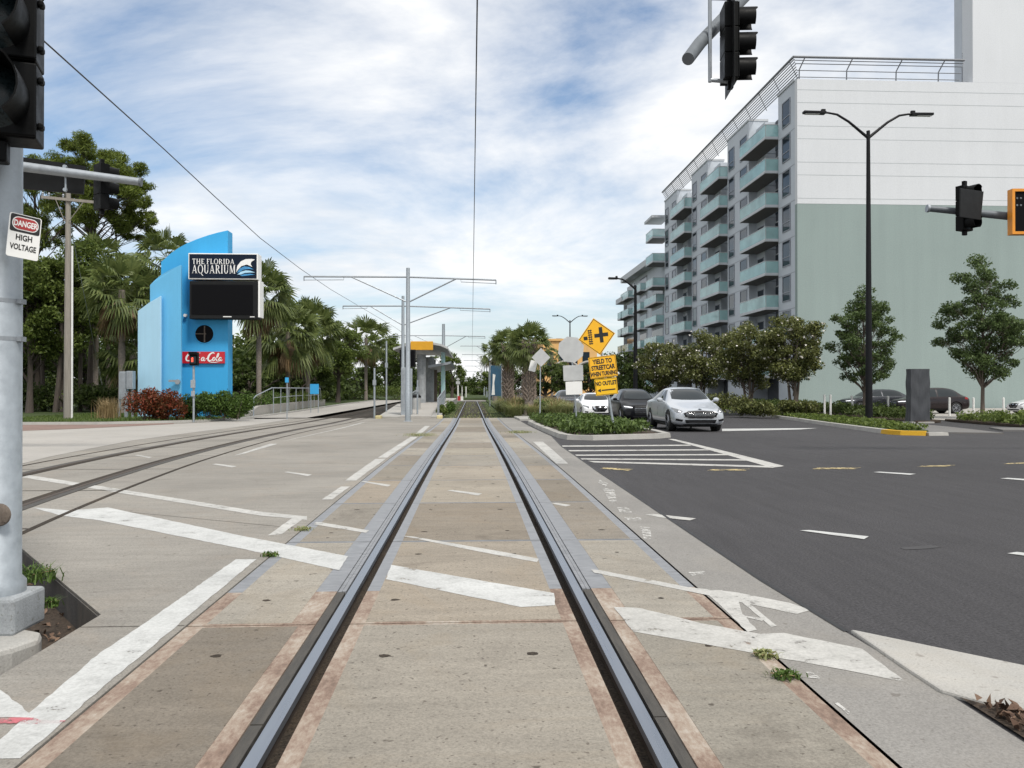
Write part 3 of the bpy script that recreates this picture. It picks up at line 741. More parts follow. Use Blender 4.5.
# ------------------------------------------------------------------ painted markings
def marks(name, plist, mat, dz=.0064, jit=.0022):
    out = []
    for pl in plist:
        P = gp(*pl); Q = []
        for i in range(len(P)):
            a, b = P[i], P[(i + 1) % len(P)]; L = (b - a).length; n = max(1, min(40, int(L / max(.05, a.y * .012))))
            nr = Vector((-(b - a).y, (b - a).x, 0)).normalized() if L > 1e-4 else Vector((0, 0, 0))
            for k in range(n):
                p = a.lerp(b, k / n) + nr * random.gauss(0, jit * (1 + a.y * .03)) * (1 if k else .3); Q.append((p.x, p.y))
        out.append(Q)
    o = None
    for q in out: o = sheet(name, [q], dz, mat); dz += .00004
    return o
marks('road_marking', [
    [(33, 508), (70, 511), (108, 508), (240, 536), (348, 557), (339, 571), (240, 549), (100, 521), (60, 516)],
    [(391, 565.6), (500, 584.6), (554, 594), (555, 606), (521, 608), (500, 603.5), (386, 580)],
    [(236, 560), (256.5, 560), (200, 607), (152, 648), (128, 667), (62, 724), (20, 760), (-20, 760), (31, 713), (100, 654), (145, 624)],
    [(-12, 680), (0, 691), (30, 715), (24, 719), (-6, 719), (-30, 705)],
    [(799.6, 531), (809, 530.6), (869, 537), (864, 539.8)], [(1007, 554), (1017, 552.6), (1090, 561), (1080, 564)],
    [(722, 431.3), (722, 428.9), (818, 428.2), (800, 429.6)],
    [(873, 472.5), (880, 472), (916, 474.2), (910, 475.2)], [(1000, 478.8), (1008, 478.2), (1050, 481), (1042, 482.2)],
    ], M['white'])
marks('road_marking', [
    [(668, 439.2), (674, 439.2), (784, 466.2), (772, 468.2)],
    [(560, 445.8), (688, 444.9), (692, 446.0), (562, 447.0)], [(567, 450.4), (706, 449.5), (710, 450.6), (569, 451.6)],
    [(573, 454.9), (724, 454.3), (729, 455.5), (575, 456.1)], [(580, 458.7), (742, 459.6), (747, 460.9), (582, 459.9)],
    [(588, 461.2), (784, 466.6), (772, 468.0), (594, 462.8)]], M['white_worn'], .0064)
marks('road_marking', [
    [(614, 608), (640, 609), (700, 624), (760, 635), (784, 634), (862, 650), (905, 683), (823, 667), (753, 654), (633, 632.5)],
    [(402.5, 536.6), (412, 537), (500, 552), (539, 559.5), (537, 563), (480, 552.5)],
    [(590.7, 570), (600, 571), (688, 588), (735, 593), (790, 604), (811, 611), (797, 615), (690, 592.5), (594, 573.5)],
    [(704, 591), (722, 591), (757, 631), (748, 633)], [(742, 603), (748, 603), (777, 627), (771, 628)], [(740, 617), (746, 617), (765, 619.5), (762, 622)], [(722, 600), (738, 600), (744, 622), (736, 618)],
    [(21.6, 475), (26, 475), (260, 512.2), (307, 517), (307, 520.5), (260, 516.2), (20, 477.5)], [(316, 522.5), (322, 523), (369, 531), (366, 533.6), (314, 525)],
    [(411, 437), (418, 437), (387, 458), (378, 458)], [(376, 459), (386, 459), (356, 481), (345, 481)], [(341, 487), (350, 487), (332, 500), (322, 500)], [(292, 519), (304, 519), (281, 535), (268, 536)], [(425, 426), (430, 426), (421, 434), (415, 434)],
    [(284, 472.5), (288, 472), (312, 475), (308, 476.5)], [(360, 482), (364, 481.6), (391, 485.4), (388, 487)], [(447, 491), (452, 490.4), (482, 494), (478, 496)],
    [(134.6, 455.6), (138, 455.2), (152, 457.4), (149, 458.4)], [(212, 464.6), (216, 464), (237, 466.6), (232, 467.8)], [(551, 504), (556, 503.4), (571, 505.6), (566, 507)],
    [(645, 515), (654, 514.6), (696, 519), (690, 521), (660, 518)],
    [(533, 442), (543, 442), (568, 464), (556, 464)], [(360, 423), (366, 422), (290, 440), (280, 442)], [(270, 444), (278, 444), (244, 454), (234, 456)]], M['white_worn'])
marks('road_marking', [
    [(602, 488), (614, 490), (617, 502), (610, 503)], [(617, 508), (628, 508), (632, 513), (620, 513)], [(624, 518), (640, 518), (642, 521), (628, 521)], [(640, 527), (650, 528), (652, 540), (644, 540)], [(688, 573), (704, 572), (708, 575), (692, 576.5)], [(600, 480), (608, 484), (606, 487), (598, 483)],
    [(835, 705), (838, 704), (852, 715), (848, 716)], [(806, 672), (822, 674), (820, 680), (808, 679)]], M['white_faint'])
marks('yellow_marking', [[(600, 469), (604, 467.8), (633, 469.4), (628, 471)], [(707, 470.8), (712, 469.6), (750, 469.2), (746, 470.8)], [(812, 469.4), (818, 468), (861, 467.8), (855, 469.4)], [(917, 467.2), (923, 466), (956, 465.2), (950, 466.6)], [(1003, 464.4), (1009, 463.2), (1042, 462), (1036, 463.6)]], M['yellow_line'])
marks('pink_marking', [[(-6, 719.5), (34, 719.5), (40, 722), (66, 722.5), (62, 725.5), (-6, 725.5)]], M['pink'], .0085)

sheet('asphalt_seam', [[(p.x, p.y) for p in gp(*q)] for q in (
    [(900, 548), (930, 545.5), (942, 547.5), (928, 549), (905, 550)],)], .0035, M['asphalt_dark'])
# ------------------------------------------------------------------ kerbs, verges, islands
def kerbline(name, pts, w_=.16, h=.13, mat=None):
    """a low kerb running along points on the ground"""
    pts = [Vector((p[0], p[1], 0)) for p in pts]; mb = MB(); L = []
    P = []
    for a, b in zip(pts[:-1], pts[1:]):
        k = max(1, int((b - a).length / 1.5)); P += [a.lerp(b, i / k) for i in range(k)]
    P.append(pts[-1])
    for i, p in enumerate(P):
        d = (P[min(i + 1, len(P) - 1)] - P[max(0, i - 1)]).normalized(); n = Vector((-d.y, d.x, 0)) * w_ / 2
        z = zg(p.y); L.append([p + n + Vector((0, 0, z - .1)), p + n * .85 + Vector((0, 0, z + h)), p - n * .7 + Vector((0, 0, z + h)), p - n + Vector((0, 0, z - .1))])
    for a, b in zip(L[:-1], L[1:]):
        for j in range(4): mb.quad(a[j], a[(j + 1) % 4], b[(j + 1) % 4], b[j])
    mb.poly(L[0]); mb.poly(L[-1])
    bm = bmesh.new(); o = mb.build(name, mat or M['kerb'], bevel=.02)
    return tag(o, kind='structure')
# planted island with the yellow sign
ISL = [(2.72, 30), (2.72, 24.2), (2.85, 23.3), (3.4, 22.9), (5.5, 23.9), (5.95, 24.5), (6.15, 27), (6.3, 31), (6.4, 37), (6.0, 41), (3.4, 41.5), (2.75, 38)]
kerbline('island_kerb', ISL + [ISL[0]], .3, .14)
sheet('island_soil', [[(x + (4.6 - x) * .06, y + (32 - y) * .02) for x, y in ISL]], .10, M['dirt'])
sheet('island_paving', [[(2.5, 42), (6.4, 42), (6.4, 50), (3.4, 50), (2.4, 46)]], .10, M['kerb'], thick=.2)
# second island beyond with palms
IS2 = [(2.0, 46.6), (3.2, 50.2), (6.3, 50.4), (6.6, 60), (6.6, 200), (2.0, 200)]
sheet('grass_bank', [IS2], .05, M['grass_soil'], thick=.2)
kerbline('island_kerb', [(6.6, 200), (6.6, 60), (6.35, 50.3), (3.2, 50.1)], .3, .14)
# verge on the far side of the road
VK = [(20, 120), (19.3, 75), (18.75, 60), (17.9, 50), (16.9, 41), (15.6, 34.2), (14.5, 28.9), (14.05, 26.9)]
kerbline('road_kerb', VK, .32, .14, M['kerb'])
kerbline('yellow_kerb', [(14.05, 26.9), (13.9, 26.2), (13.95, 25.6), (14.5, 25.2)], .34, .142, M['yellow_kerb'])
kerbline('road_kerb', [(14.5, 25.2), (15.2, 25.3)], .34, .1, M['kerb'])
sheet('verge', [[(x + .12, y) for x, y in VK] + [(14.2, 25.7), (14.7, 25.4), (15.5, 26.8), (17.4, 32), (19.2, 40), (20.4, 52), (21.4, 75), (22.2, 120)]], .11, M['grass_soil'], thick=.1)
sheet('sidewalk', [[(15.5, 26.8), (17.4, 32), (19.2, 40), (20.4, 52), (21.4, 75), (22.2, 120), (24, 120), (23.2, 75), (22.3, 52), (21.1, 40), (19.4, 32), (17.6, 26)]], .05, M['path'], thick=.1)
sheet('planting_bed', [[(21.1, 37.5), (22.3, 52), (23.2, 75), (24, 120), (27.5, 120), (27, 75), (26, 48), (22.6, 38)]], .12, M['dirt'], thick=.1)
sheet('planting_bed', [[(22.3, 31.0), (24, 29.6), (42, 28), (60, 27.5), (60, 33), (42, 36), (27, 39.5), (24, 40)]], .12, M['dirt'], thick=.1)
sheet('sidewalk', [[(19.2, 28.4), (23.8, 27.4), (42, 25.8), (60, 25.3), (60, 27.4), (42, 27.9), (24, 29.5), (20.4, 31)]], .06, M['path'], thick=.1)
sheet('parking_lot', [[(24.5, 41), (27, 41.5), (60, 36), (90, 36), (90, 66.5), (27, 66.5)]], .03, M['pale'])
# left: kerb, lawn
kerbline('lawn_kerb', [(-60, 36.5), (-17.1, 38.3), (-14.2, 40.1), (-12.8, 42.6), (-12.3, 46), (-12.6, 60), (-13.6, 90), (-14, 160)], .25, .12, M['kerb'])
sheet('lawn', [[(-60, 36.6), (-17.1, 38.4), (-14.3, 40.2), (-12.95, 42.7), (-12.45, 46), (-12.75, 60), (-13.75, 90), (-14.2, 300), (-200, 300), (-200, 36)]], .10, M['grass_soil'], thick=.1)
sheet('sidewalk', [[(-12.2, 46.2), (-9.3, 46.2), (-9.3, 160), (-13.8, 160), (-13.4, 90), (-12.4, 60)]], .03, M['pale'])
# wedge shaped nose of the footway, lower right
NS = gp((850, 632.5), (1024, 669), (1120, 690), (1120, 735), (1024, 713), (985, 707), (940, 694), (905, 671), (882, 655))
sheet('footway_nose', [[(p.x, p.y) for p in NS]], .022, M['kerb'], thick=.2, bevel=.012)
sheet('soil', [[(2.118, -4), (6.5, -4), (6.5, 3.0), (NS[3].x, NS[3].y + .02), (NS[4].x, NS[4].y + .02), (NS[5].x, NS[5].y + .02), (max(2.119, NS[6].x), NS[6].y + .02)]], .0115, M['dirt'])
# rounded kerb under the signal pedestal
sheet('pedestal_kerb', [[(-2.50, 4.55), (-2.44, 4.72), (-2.5, 4.86), (-2.68, 4.95), (-4.28, 4.95), (-4.28, 4.22), (-2.9, 4.30), (-2.66, 4.38)]], -.06, M['kerb'], thick=.2, bevel=.03)
# ------------------------------------------------------------------ traffic signals, poles
def visor(mb, c, r, L, seg=18):
    """cut-away tunnel visor pointing to -Y"""
    c = Vector(c); n = len(mb.v)
    for i in range(seg + 1):
        a = R(-52) + (R(284)) * i / seg
        d = Vector((math.cos(a), 0, math.sin(a))); l = L
        for rr, yy in ((r, 0), (r, -l), (r - .008, -l), (r - .008, 0)): mb.v.append(c + d * rr + Vector((0, yy - (.03 if d.z > .5 else 0) * (yy < 0), 0)))
    for i in range(seg):
        for j in range(4):
            k = (j + 1) % 4; a = n + i * 4; mb.f.append([a + j, a + k, a + 4 + k, a + 4 + j]); mb.m.append(mb.mi)
def signal(label, loc, rz, s=1.0, nsec=3, plate=False, group=None, tilt=0, lens_mat=None):
    """three section signal, built facing -Y, top section at +z, centre at the origin"""
    t = thing('traffic_signal', label, 'traffic light', loc, rz, group); t.scale = (s, s, s)
    if tilt: t.rotation_euler = (tilt, 0, rz)
    p = .355; h = p * nsec
    mb = MB()
    for i in range(nsec):
        z = h / 2 - p * (i + .5); mb.box(-.175, .175, -.02, .17, z - p / 2 + .004, z + p / 2 - .004)
        mb.box(.175, .20, .0, .05, z - .12, z - .09); mb.box(.175, .20, .0, .05, z + .09, z + .12)
        mb.box(-.178, .178, -.035, -.018, z - .168, z + .168)
    mb.box(-.05, .05, .02, .10, h / 2, h / 2 + .12); mb.box(-.05, .05, .02, .10, -h / 2 - .10, -h / 2)
    mb.build('housing', M['blackpl'], t, bevel=.012)
    for i in range(nsec):
        z = h / 2 - p * (i + .5)
        v = MB(); visor(v, (0, -.03, z), .155, .24); v.build('visor', M['blackpl'], t, smooth=True)
        l = MB(); l.lathe([(0, -.075), (.06, -.072), (.11, -.06), (.145, -.038), (.148, -.034)], (0, 0, z), 'y', 24); l.build('lens', M['lens_dark'], t, smooth=True)
    if plate:
        b = MB(); b.box(-.32, .32, .06, .066, -h / 2 - .14, h / 2 + .14); b.build('backplate', M['black'], t)
    return t

# near signal pole on its pedestal
PA, PB = G(13, 638, -.07), G(46, 621, -.07)
e1 = (PB - PA); e1.z = 0; L1 = e1.length; e1.normalize(); e2 = Vector((-e1.y, e1.x, 0))
pc = PA + e1 * L1 / 2 + e2 * L1 / 2
sp_ = thing('signal_pole', 'thick galvanised pole on a square concrete pedestal at the left edge', 'pole', (pc.x, pc.y, -.07))
hb = .215
mb = MB(); q = [PA, PB, PB + e2 * L1, PA + e2 * L1]; mb.prism([p + Vector((0, 0, .004)) for p in q], (0, 0, hb)); mb.build('pedestal', M['conc_block'], sp_, world=True, bevel=.02)
pz = -.07 + hb + .004
POLEX, POLEY = AY(-5.5, 590, pc.y).x, pc.y
mb = MB(); mb.lathe([(.165, pz), (.165, pz + .06), (.140, pz + .09), (.138, 3), (.128, 6.2), (.12, 6.25), (0, 6.26)], (POLEX, POLEY, 0), 'z', 32); mb.build('shaft', M['galv'], sp_, world=True, smooth=True)
for z in (1.35 + (389 - 304) * POLEY / F, 1.35 + (389 - 340.5) * POLEY / F):
    mb = MB(); mb.lathe([(.137, z - .012), (.1405, z - .012), (.1405, z + .012), (.137, z + .012)], (POLEX, POLEY, 0), 'z', 32)
    mb.box(POLEX + .128, POLEX + .162, POLEY - .03, POLEY + .03, z - .014, z + .014); mb.build('band', M['galv_dark'], sp_, world=True)
hh = AY(2, 515, POLEY - .137)
mb = MB(); mb.lathe([(0, -.012), (.05, -.012), (.062, -.004), (.066, .01)], (hh.x - .02, POLEY - .136, hh.z), 'y', 20); mb.build('hand_hole_cover', M['bark'], sp_, world=True, smooth=True)
# signal on the pole
sg = AY(-6, 20, POLEY - .35)
signal('large black traffic light on the galvanised pole at the top left corner', (sg.x, POLEY - .36, sg.z), R(17), 1.22)
mb = MB()
zb = 1.35 + (389 - 158) * (POLEY - .15) / F
br = thing('signal_bracket', 'black bracket arm holding the traffic light off the galvanised pole', 'bracket', (POLEX, POLEY - .2, zb))
mb.tube([(POLEX, POLEY - .10, zb - .03), (POLEX, POLEY - .24, zb - .02), (POLEX + .06, POLEY - .27, zb + .06), (POLEX + .06, POLEY - .27, zb + .12)], [.065, .065, .06, .055], 12); mb.build('arm', M['blackpl'], br, world=True, smooth=True)
# danger sign
def rrect(w, h, r, n=5, cx=0, cz=0):
    P = []
    for sx, sz, a0 in ((1, 1, 0), (-1, 1, 90), (-1, -1, 180), (1, -1, 270)):
        for i in range(n + 1):
            a = R(a0 + 90 * i / n); P.append((cx + sx * (w / 2 - r) + r * math.cos(a), cz + sz * (h / 2 - r) + r * math.sin(a)))
    return P
def plate(mb, outline, y0, y1): mb.prism([(a, y1, b) for a, b in outline], (0, y0 - y1, 0))
dc = AY(24.5, 237, POLEY - .16)
ds = thing('warning_sign', 'small white danger high voltage sign strapped to the galvanised pole', 'sign', (dc.x, POLEY - .165, dc.z), R(50))
ds.rotation_euler = (0, R(5), R(50))
W_, H_ = .17, .25
mb = MB(); plate(mb, rrect(W_, H_, .012), -.002, .002); mb.build('panel', M['white_sign'], ds)
mb = MB(); plate(mb, rrect(W_ - .012, H_ * .40, .010, cz=H_ * .285), -.0034, -.0022); mb.build('black_header', M['sign_black'], ds)
mb = MB(); plate(mb, rrect(W_ - .030, H_ * .30, .035, 8, cz=H_ * .285), -.0046, -.0036); mb.build('white_oval', M['white_sign'], ds)
mb = MB(); plate(mb, rrect(W_ - .042, H_ * .26, .03, 8, cz=H_ * .285), -.0058, -.0048); mb.build('red_oval', M['sign_red'], ds)
mb = MB(); add_text(mb, 'DANGER', .046, 0, H_ * .285 - .016, -.0066, .0014, sx=.67); mb.build('lettering', M['white_sign'], ds)
mb = MB(); add_text(mb, 'HIGH', .046, 0, -.024, -.0032, .0014, sx=.80); mb.build('lettering', M['sign_black'], ds)
mb = MB(); add_text(mb, 'VOLTAGE', .046, 0, -.08, -.0032, .0014, sx=.68); mb.build('lettering', M['sign_black'], ds)
for z in (.06, -.10): mb = MB(); mb.box(-.02, .02, .002, .05, z, z + .04); mb.build('clip', M['galv_dark'], ds)

# mast arm reaching in from the left, seen from behind
MY = 17.5
a0, a1 = AY(-260, 132, MY - .9), AY(140.5, 182, MY)
ma = thing('mast_arm', 'grey tapered mast arm reaching in from the left behind the pole', 'mast arm', (a0.x, a0.y, 0))
mb = MB(); mb.tube([a0, a0.lerp(a1, .5) + Vector((0, 0, .02)), a1], [.15, .115, .08], 16); mb.build('arm', M['galv_dark'], ma, world=True, smooth=True)
mb = MB(); d = (a1 - a0).normalized(); mb.tube([a1 - d * .02, a1 + d * .025], .095, 16); mb.build('end_cap', M['pole_grey'], ma, world=True)
mb = MB(); mb.tube([(a0.x, a0.y, -.1), (a0.x, a0.y, a0.z + .6)], [.2, .16], 16); mb.build('post', M['galv'], ma, world=True, smooth=True)
sl0, sl1 = AY(-20, 163, MY + .12), AY(83, 196, MY + .12)
ss = thing('street_sign', 'wide dark street name panel seen from behind, clamped to the left mast arm', 'sign', ((sl0.x + sl1.x) / 2, MY + .12, sl1.z))
top0, top1 = AY(-20, 151, MY + .12), AY(85, 166, MY + .12); bot0, bot1 = AY(-20, 185, MY + .12), AY(83, 194, MY + .12)
mb = MB(); mb.prism([top0, top1, bot1, bot0], (0, .05, 0)); mb.build('panel', M['black'], ss, world=True)
ck = AY(65.5, 178, MY - .1)
mb = MB(); mb.tube([AY(65.5, 167, MY - .12), AY(65.8, 192, MY - .12)], .022, 8); mb.lathe([(0, -.05), (.04, -.05), (.04, .0)], AY(65.5, 167, MY - .1), 'y', 10); mb.lathe([(0, -.05), (.04, -.05), (.04, 0)], AY(65.8, 190, MY - .1), 'y', 10)
mb.build('clamp', M['galv'], ss, world=True)
sc = AY(103, 187, MY + .15)
signal('black traffic light with visors turned away, at the end of the left mast arm', (sc.x, MY + .22, sc.z), R(140), .92, 3)

# top centre signal, seen from its side
TY = 11.2
tc_ = AY(733, 44, TY)
ts = signal('black traffic light facing right, hanging at the top centre of the picture', (tc_.x + .02, TY, tc_.z), R(84), 1.0, 3, plate=True)
ta = thing('mast_arm', 'grey mast arm end and bracket carrying the top centre traffic light', 'mast arm', (tc_.x, TY, tc_.z))
e0 = AY(688, 59, TY - .4); e1_ = AY(700, 43, TY); e2_ = AY(760, -20, TY + 2.2)
mb = MB(); mb.tube([e0, e1_, e1_.lerp(e2_, .4), e2_], [.085, .09, .095, .11], 16); mb.build('arm', M['pole_grey'], ta, world=True, smooth=True)
mb = MB(); z0 = AY(710, 80, TY).z; z1 = AY(710, -2, TY).z; xb = AY(710, 80, TY).x
mb.tube([(xb, TY, z0 - .03), (xb, TY, z1)], .028, 8); mb.tube([(xb, TY, z0), (tc_.x - .02, TY, z0 - .02)], .03, 8); mb.tube([(xb, TY, z1), (tc_.x - .02, TY, z1)], .03, 8); mb.build('bracket', M['galv_dark'], ta, world=True)

# right mast arm with signal and message sign
RY = 16.2
r0, r1 = AY(928, 208.5, RY), AY(1300, 244, RY - .6)
ra = thing('mast_arm', 'grey mast arm coming in from the right edge in front of the green wall', 'mast arm', (r1.x, r1.y, 0))
mb = MB(); mb.tube([r0, r1], [.062, .15], 16); mb.build('arm', M['pole_grey'], ra, world=True, smooth=True)
mb = MB(); d = (r0 - r1).normalized(); mb.tube([r0 - d * .02, r0 + d * .025], .08, 16); mb.build('end_cap', M['galv_dark'], ra, world=True)
mb = MB(); mb.tube([(r1.x, r1.y, -.2), (r1.x, r1.y, r1.z + .5)], [.2, .16], 16); mb.build('post', M['pole_grey'], ra, world=True, smooth=True)
c_ = AY(966, 208.5, RY - .25)
rs = signal('black traffic light with a square backplate on the right mast arm', (c_.x, RY - .28, c_.z), R(24), .86, 3)
mb = MB(); mb.prism([(-.74, -.33, -.34), (.02, -.33, -.34), (.13, -.33, .34), (-.72, -.33, .32)], (0, .03, 0)); mb.build('backplate', M['black'], rs, bevel=.01)
# message sign
ms0, ms1 = AY(1012.5, 188.5, RY - .45), AY(1060, 234.5, RY - .45)
cx, cz = (ms0.x + ms1.x) / 2, (ms0.z + ms1.z) / 2; w2, h2 = (ms1.x - ms0.x) / 2, (ms0.z - ms1.z) / 2
ms = thing('message_sign', 'dark electronic sign in an orange frame cut by the right edge', 'sign', (cx, RY - .45, cz), R(-4))
mb = MB()
for a in ((-w2, -w2 + .055, -h2, h2), (w2 - .055, w2, -h2, h2), (-w2 + .055, w2 - .055, -h2, -h2 + .055), (-w2 + .055, w2 - .055, h2 - .055, h2)): mb.box(a[0], a[1], -.03, .14, a[2], a[3])
mb.build('frame', M['orange'], ms)
mb = MB(); mb.box(-w2 + .055, w2 - .055, 0, .14, -h2 + .055, h2 - .055); mb.build('face', M['screen'], ms)
mb = MB()
for i in range(9):
    for j in range(11):
        if (j in (1, 3) and i % 3 != 2): mb.lathe([(0, -.012), (.02, -.010), (.024, 0)], (-w2 + .11 + i * .075, 0, h2 - .12 - j * .07), 'y', 6)
mb.build('lamp_dots', M['headl'], ms)

# ------------------------------------------------------------------ utility pole left
ub = G(67.5, 419, .1)
up_ = thing('utility_pole', 'weathered wooden utility pole with crossarm standing on the lawn', 'utility pole', ub)
ht = AY(67.5, 193, ub.y).z - ub.z
mb = MB(); mb.tube([(0, 0, -.2), (0, 0, ht * .5), (0, 0, ht)], [.19, .16, .12], 12); mb.build('shaft', M['wood'], up_, smooth=True)
mb = MB(); mb.tube([(.235, -.03, -.1), (.225, -.03, ht * .97 - 2.4)], .05, 8); mb.build('conduit', M['white_pvc'], up_)
ca0, ca1 = AY(41, 195.5, ub.y - .2), AY(98, 201, ub.y - .2)
mb = MB(); mb.prism([ca0, ca1, ca1 - Vector((0, 0, .14)), ca0 - Vector((0, 0, .14))], (0, .12, 0)); mb.tube([ca0.lerp(ca1, .25) - Vector((0, 0, .1)), ub + Vector((-.1, -.15, ht - 1.5))], .02, 6); mb.tube([ca0.lerp(ca1, .75) - Vector((0, 0, .1)), ub + Vector((.1, -.15, ht - 1.5))], .02, 6)
mb.build('crossarm', M['wood'], up_, world=True)
for u in (.02, .13, .38, .93):
    p = ca0.lerp(ca1, u) + Vector((0, .06, 0)); mb = MB(); mb.lathe([(0, 0), (.03, 0), (.05, .06), (.045, .10), (.07, .13), (.03, .2), (0, .21)], p, 'z', 10); mb.build('insulator', M['galv_dark'], up_, world=True, smooth=True)
g0, g1 = AY(77, 236, ub.y), G(107, 410, .1)
gw = thing('guy_wire', 'thin guy wire slanting from the utility pole to the lawn', 'cable', g1)
mb = MB(); mb.tube([ub + Vector((.1, 0, ht - 1.6)), g1], .018, 6); mb.build('wire', M['galv'], gw, world=True)
mb = MB(); k = ub + Vector((.1, 0, ht - 1.6)); mb.tube([g1.lerp(k, .02), g1.lerp(k, .3)], .042, 8); mb.build('guard', M['white_pvc'], gw, world=True)

# ------------------------------------------------------------------ sign tower
TWY = 46.0
def tw(pts, Y, mat, name, par, ext, dy=None):
    P = [AY(p[0], p[1], Y if dy is None else dy[i]) for i, p in enumerate(pts)]; mb = MB(); mb.prism(P, ext); return mb.build(name, mat, par, world=True, bevel=.02)
twr = thing('sign_tower', 'tall blue stepped sign tower with a curved top and round window', 'sign tower', (AY(205, 400, TWY).x, TWY, zg(46)))
arc = [(161, 262), (171.7, 252.5), (179, 247.6), (187, 243.2), (197, 239), (208, 235.2), (218, 232.4), (227.8, 230.2)]
tw(arc + [(227.8, 421), (161, 421)], TWY, M['blue'], 'blue_wall', twr, (0, .9, 0))
tw([(150, 285), (155, 280), (160.7, 275), (170, 269.6), (180.8, 264.8), (180.8, 424), (150, 421)], 0, M['midblue'], 'mid_wall', twr, (0, .22, 0), [45.75, 45.65, 45.5, 45.25, 45.0, 45.0, 45.75])
tw([(137.8, 311), (149, 302.6), (160.7, 295.8), (160.7, 422), (137.8, 420)], 0, M['paleblue'], 'pale_wall', twr, (0, .2, 0), [45.7, 45.4, 45.1, 45.1, 45.7])
# round window
rc = AY(204.5, 334, TWY)
rw = MB(); rw.lathe([(.50, -.03), (.53, -.03), (.56, -.015), (.56, .02), (.50, .02)], (rc.x, TWY, rc.z), 'y', 28); rwo = rw.build('round_window', M['blue'], twr, world=True, smooth=True)
rw = MB(); rw.lathe([(0, -.02), (.50, -.02)], (rc.x, TWY, rc.z), 'y', 28); rw.build('pane', M['screen'], rwo, world=True)
rw = MB(); rw.box(rc.x - .49, rc.x + .1, TWY - .05, TWY - .026, rc.z - .02, rc.z + .03); rw.box(rc.x - .02, rc.x + .05, TWY - .05, TWY - .0262, rc.z - .45, rc.z - .022); rw.box(rc.x - .02, rc.x + .05, TWY - .05, TWY - .0262, rc.z + .032, rc.z + .45); rw.build('mullion', M['bark'], rwo, world=True)
# name board
def pxbox(px0, py0, px1, py1, Y): a, b = AY(px0, py0, Y), AY(px1, py1, Y); return a.x, b.x, b.z, a.z
BY = 45.1
x0, x1, z0, z1 = pxbox(188.3, 253, 257.8, 279.6, BY)
nb = MB(); nb.box(x0, x1, BY, BY + .8, z0, z1); nbo = nb.build('name_board', M['white_sign'], twr, world=True, bevel=.02)
nb = MB(); nb.box(x0 + .06, x1 - .06, BY - .02, BY - .003, z0 + .06, z1 - .06); nb.build('face', M['navy'], nbo, world=True)
nb = MB(); hz_ = z1 - z0
def fit_serif(s, xa, xb, z, h):
    t_ = MB(); e = serif_text(t_, s, 0, 0, h, 0); k = (xb - xa) / (e - .1 * h)
    for v in t_.v: v.x = xa + v.x * k; v.z += z; v.y = BY - .024
    n = len(nb.v); nb.v += t_.v; nb.f += [[n + i for i in f] for f in t_.f]; nb.m += [0] * len(t_.f)
def px2(px, py): p = AY(px, py, BY); return p.x, p.z
xa, za = px2(192.3, 264.0); xb, _ = px2(234.5, 264.0); fit_serif('THE FLORIDA', xa, xb, za, .29)
xa, za = px2(192.0, 273.3); xb, _ = px2(235.5, 273.3); fit_serif('AQUARIUM', xa, xb, za, .47)
nb.build('lettering', M['white_sign'], nbo, world=True)
def wavepoly(P, mat, yy):
    mb = MB(); mb.prism([(px2(*p)[0], yy, px2(*p)[1]) for p in P], (0, .008, 0)); mb.build('wave_emblem', mat, nbo, world=True)
wavepoly([(236.3, 272.5), (237.5, 266), (241, 261.4), (246, 259.2), (252, 259), (255, 259.6), (251.4, 262.0), (250.8, 264.6), (252.5, 267), (247, 264.6), (241.5, 266.2), (238.5, 269.4)], M['white_sign'], BY - .034)
wavepoly([(237, 273.2), (240, 268.4), (244.5, 266.4), (249, 267), (254, 269.6), (249.5, 269.0), (244, 269.6), (240, 272)], M['wave'], BY - .034)
wavepoly([(237.4, 274.6), (241, 271.8), (246, 270.4), (250.5, 270.8), (255.3, 272.6), (250, 272.6), (245, 273.0), (241, 274.6)], M['paleblue'], BY - .034)
wavepoly([(240, 275.4), (245, 274), (250, 273.8), (255.3, 274.6), (250, 275.2), (246, 275.8), (242, 276.2)], M['wave'], BY - .034)
# screen
x0, x1, z0, z1 = pxbox(189, 280.8, 258, 319, BY)
nb = MB(); nb.box(x0, x1, BY + .06, BY + .75, z0, z1); sco = nb.build('screen_cabinet', M['black'], twr, world=True, bevel=.03)
nb = MB(); nb.box(x0 + .12, x1 - .30, BY + .03, BY + .058, z0 + .24, z1 - .2); nb.build('display', M['screen'], sco, world=True)
nb = MB(); nb.box(x1 - 1.9, x1 - 1.45, BY + .045, BY + .056, z0 + .1, z0 + .15); nb.box(x1 - .45, x1 - .2, BY + .045, BY + .056, z0 + .1, z0 + .14); nb.build('maker_mark', M['white_sign'], sco, world=True)
nb = MB(); nb.box(x1 + .003, x1 + .10, BY + .02, BY + .8, z0 + .1, z1 + .04); nb.build('white_edge', M['white_sign'], sco, world=True)
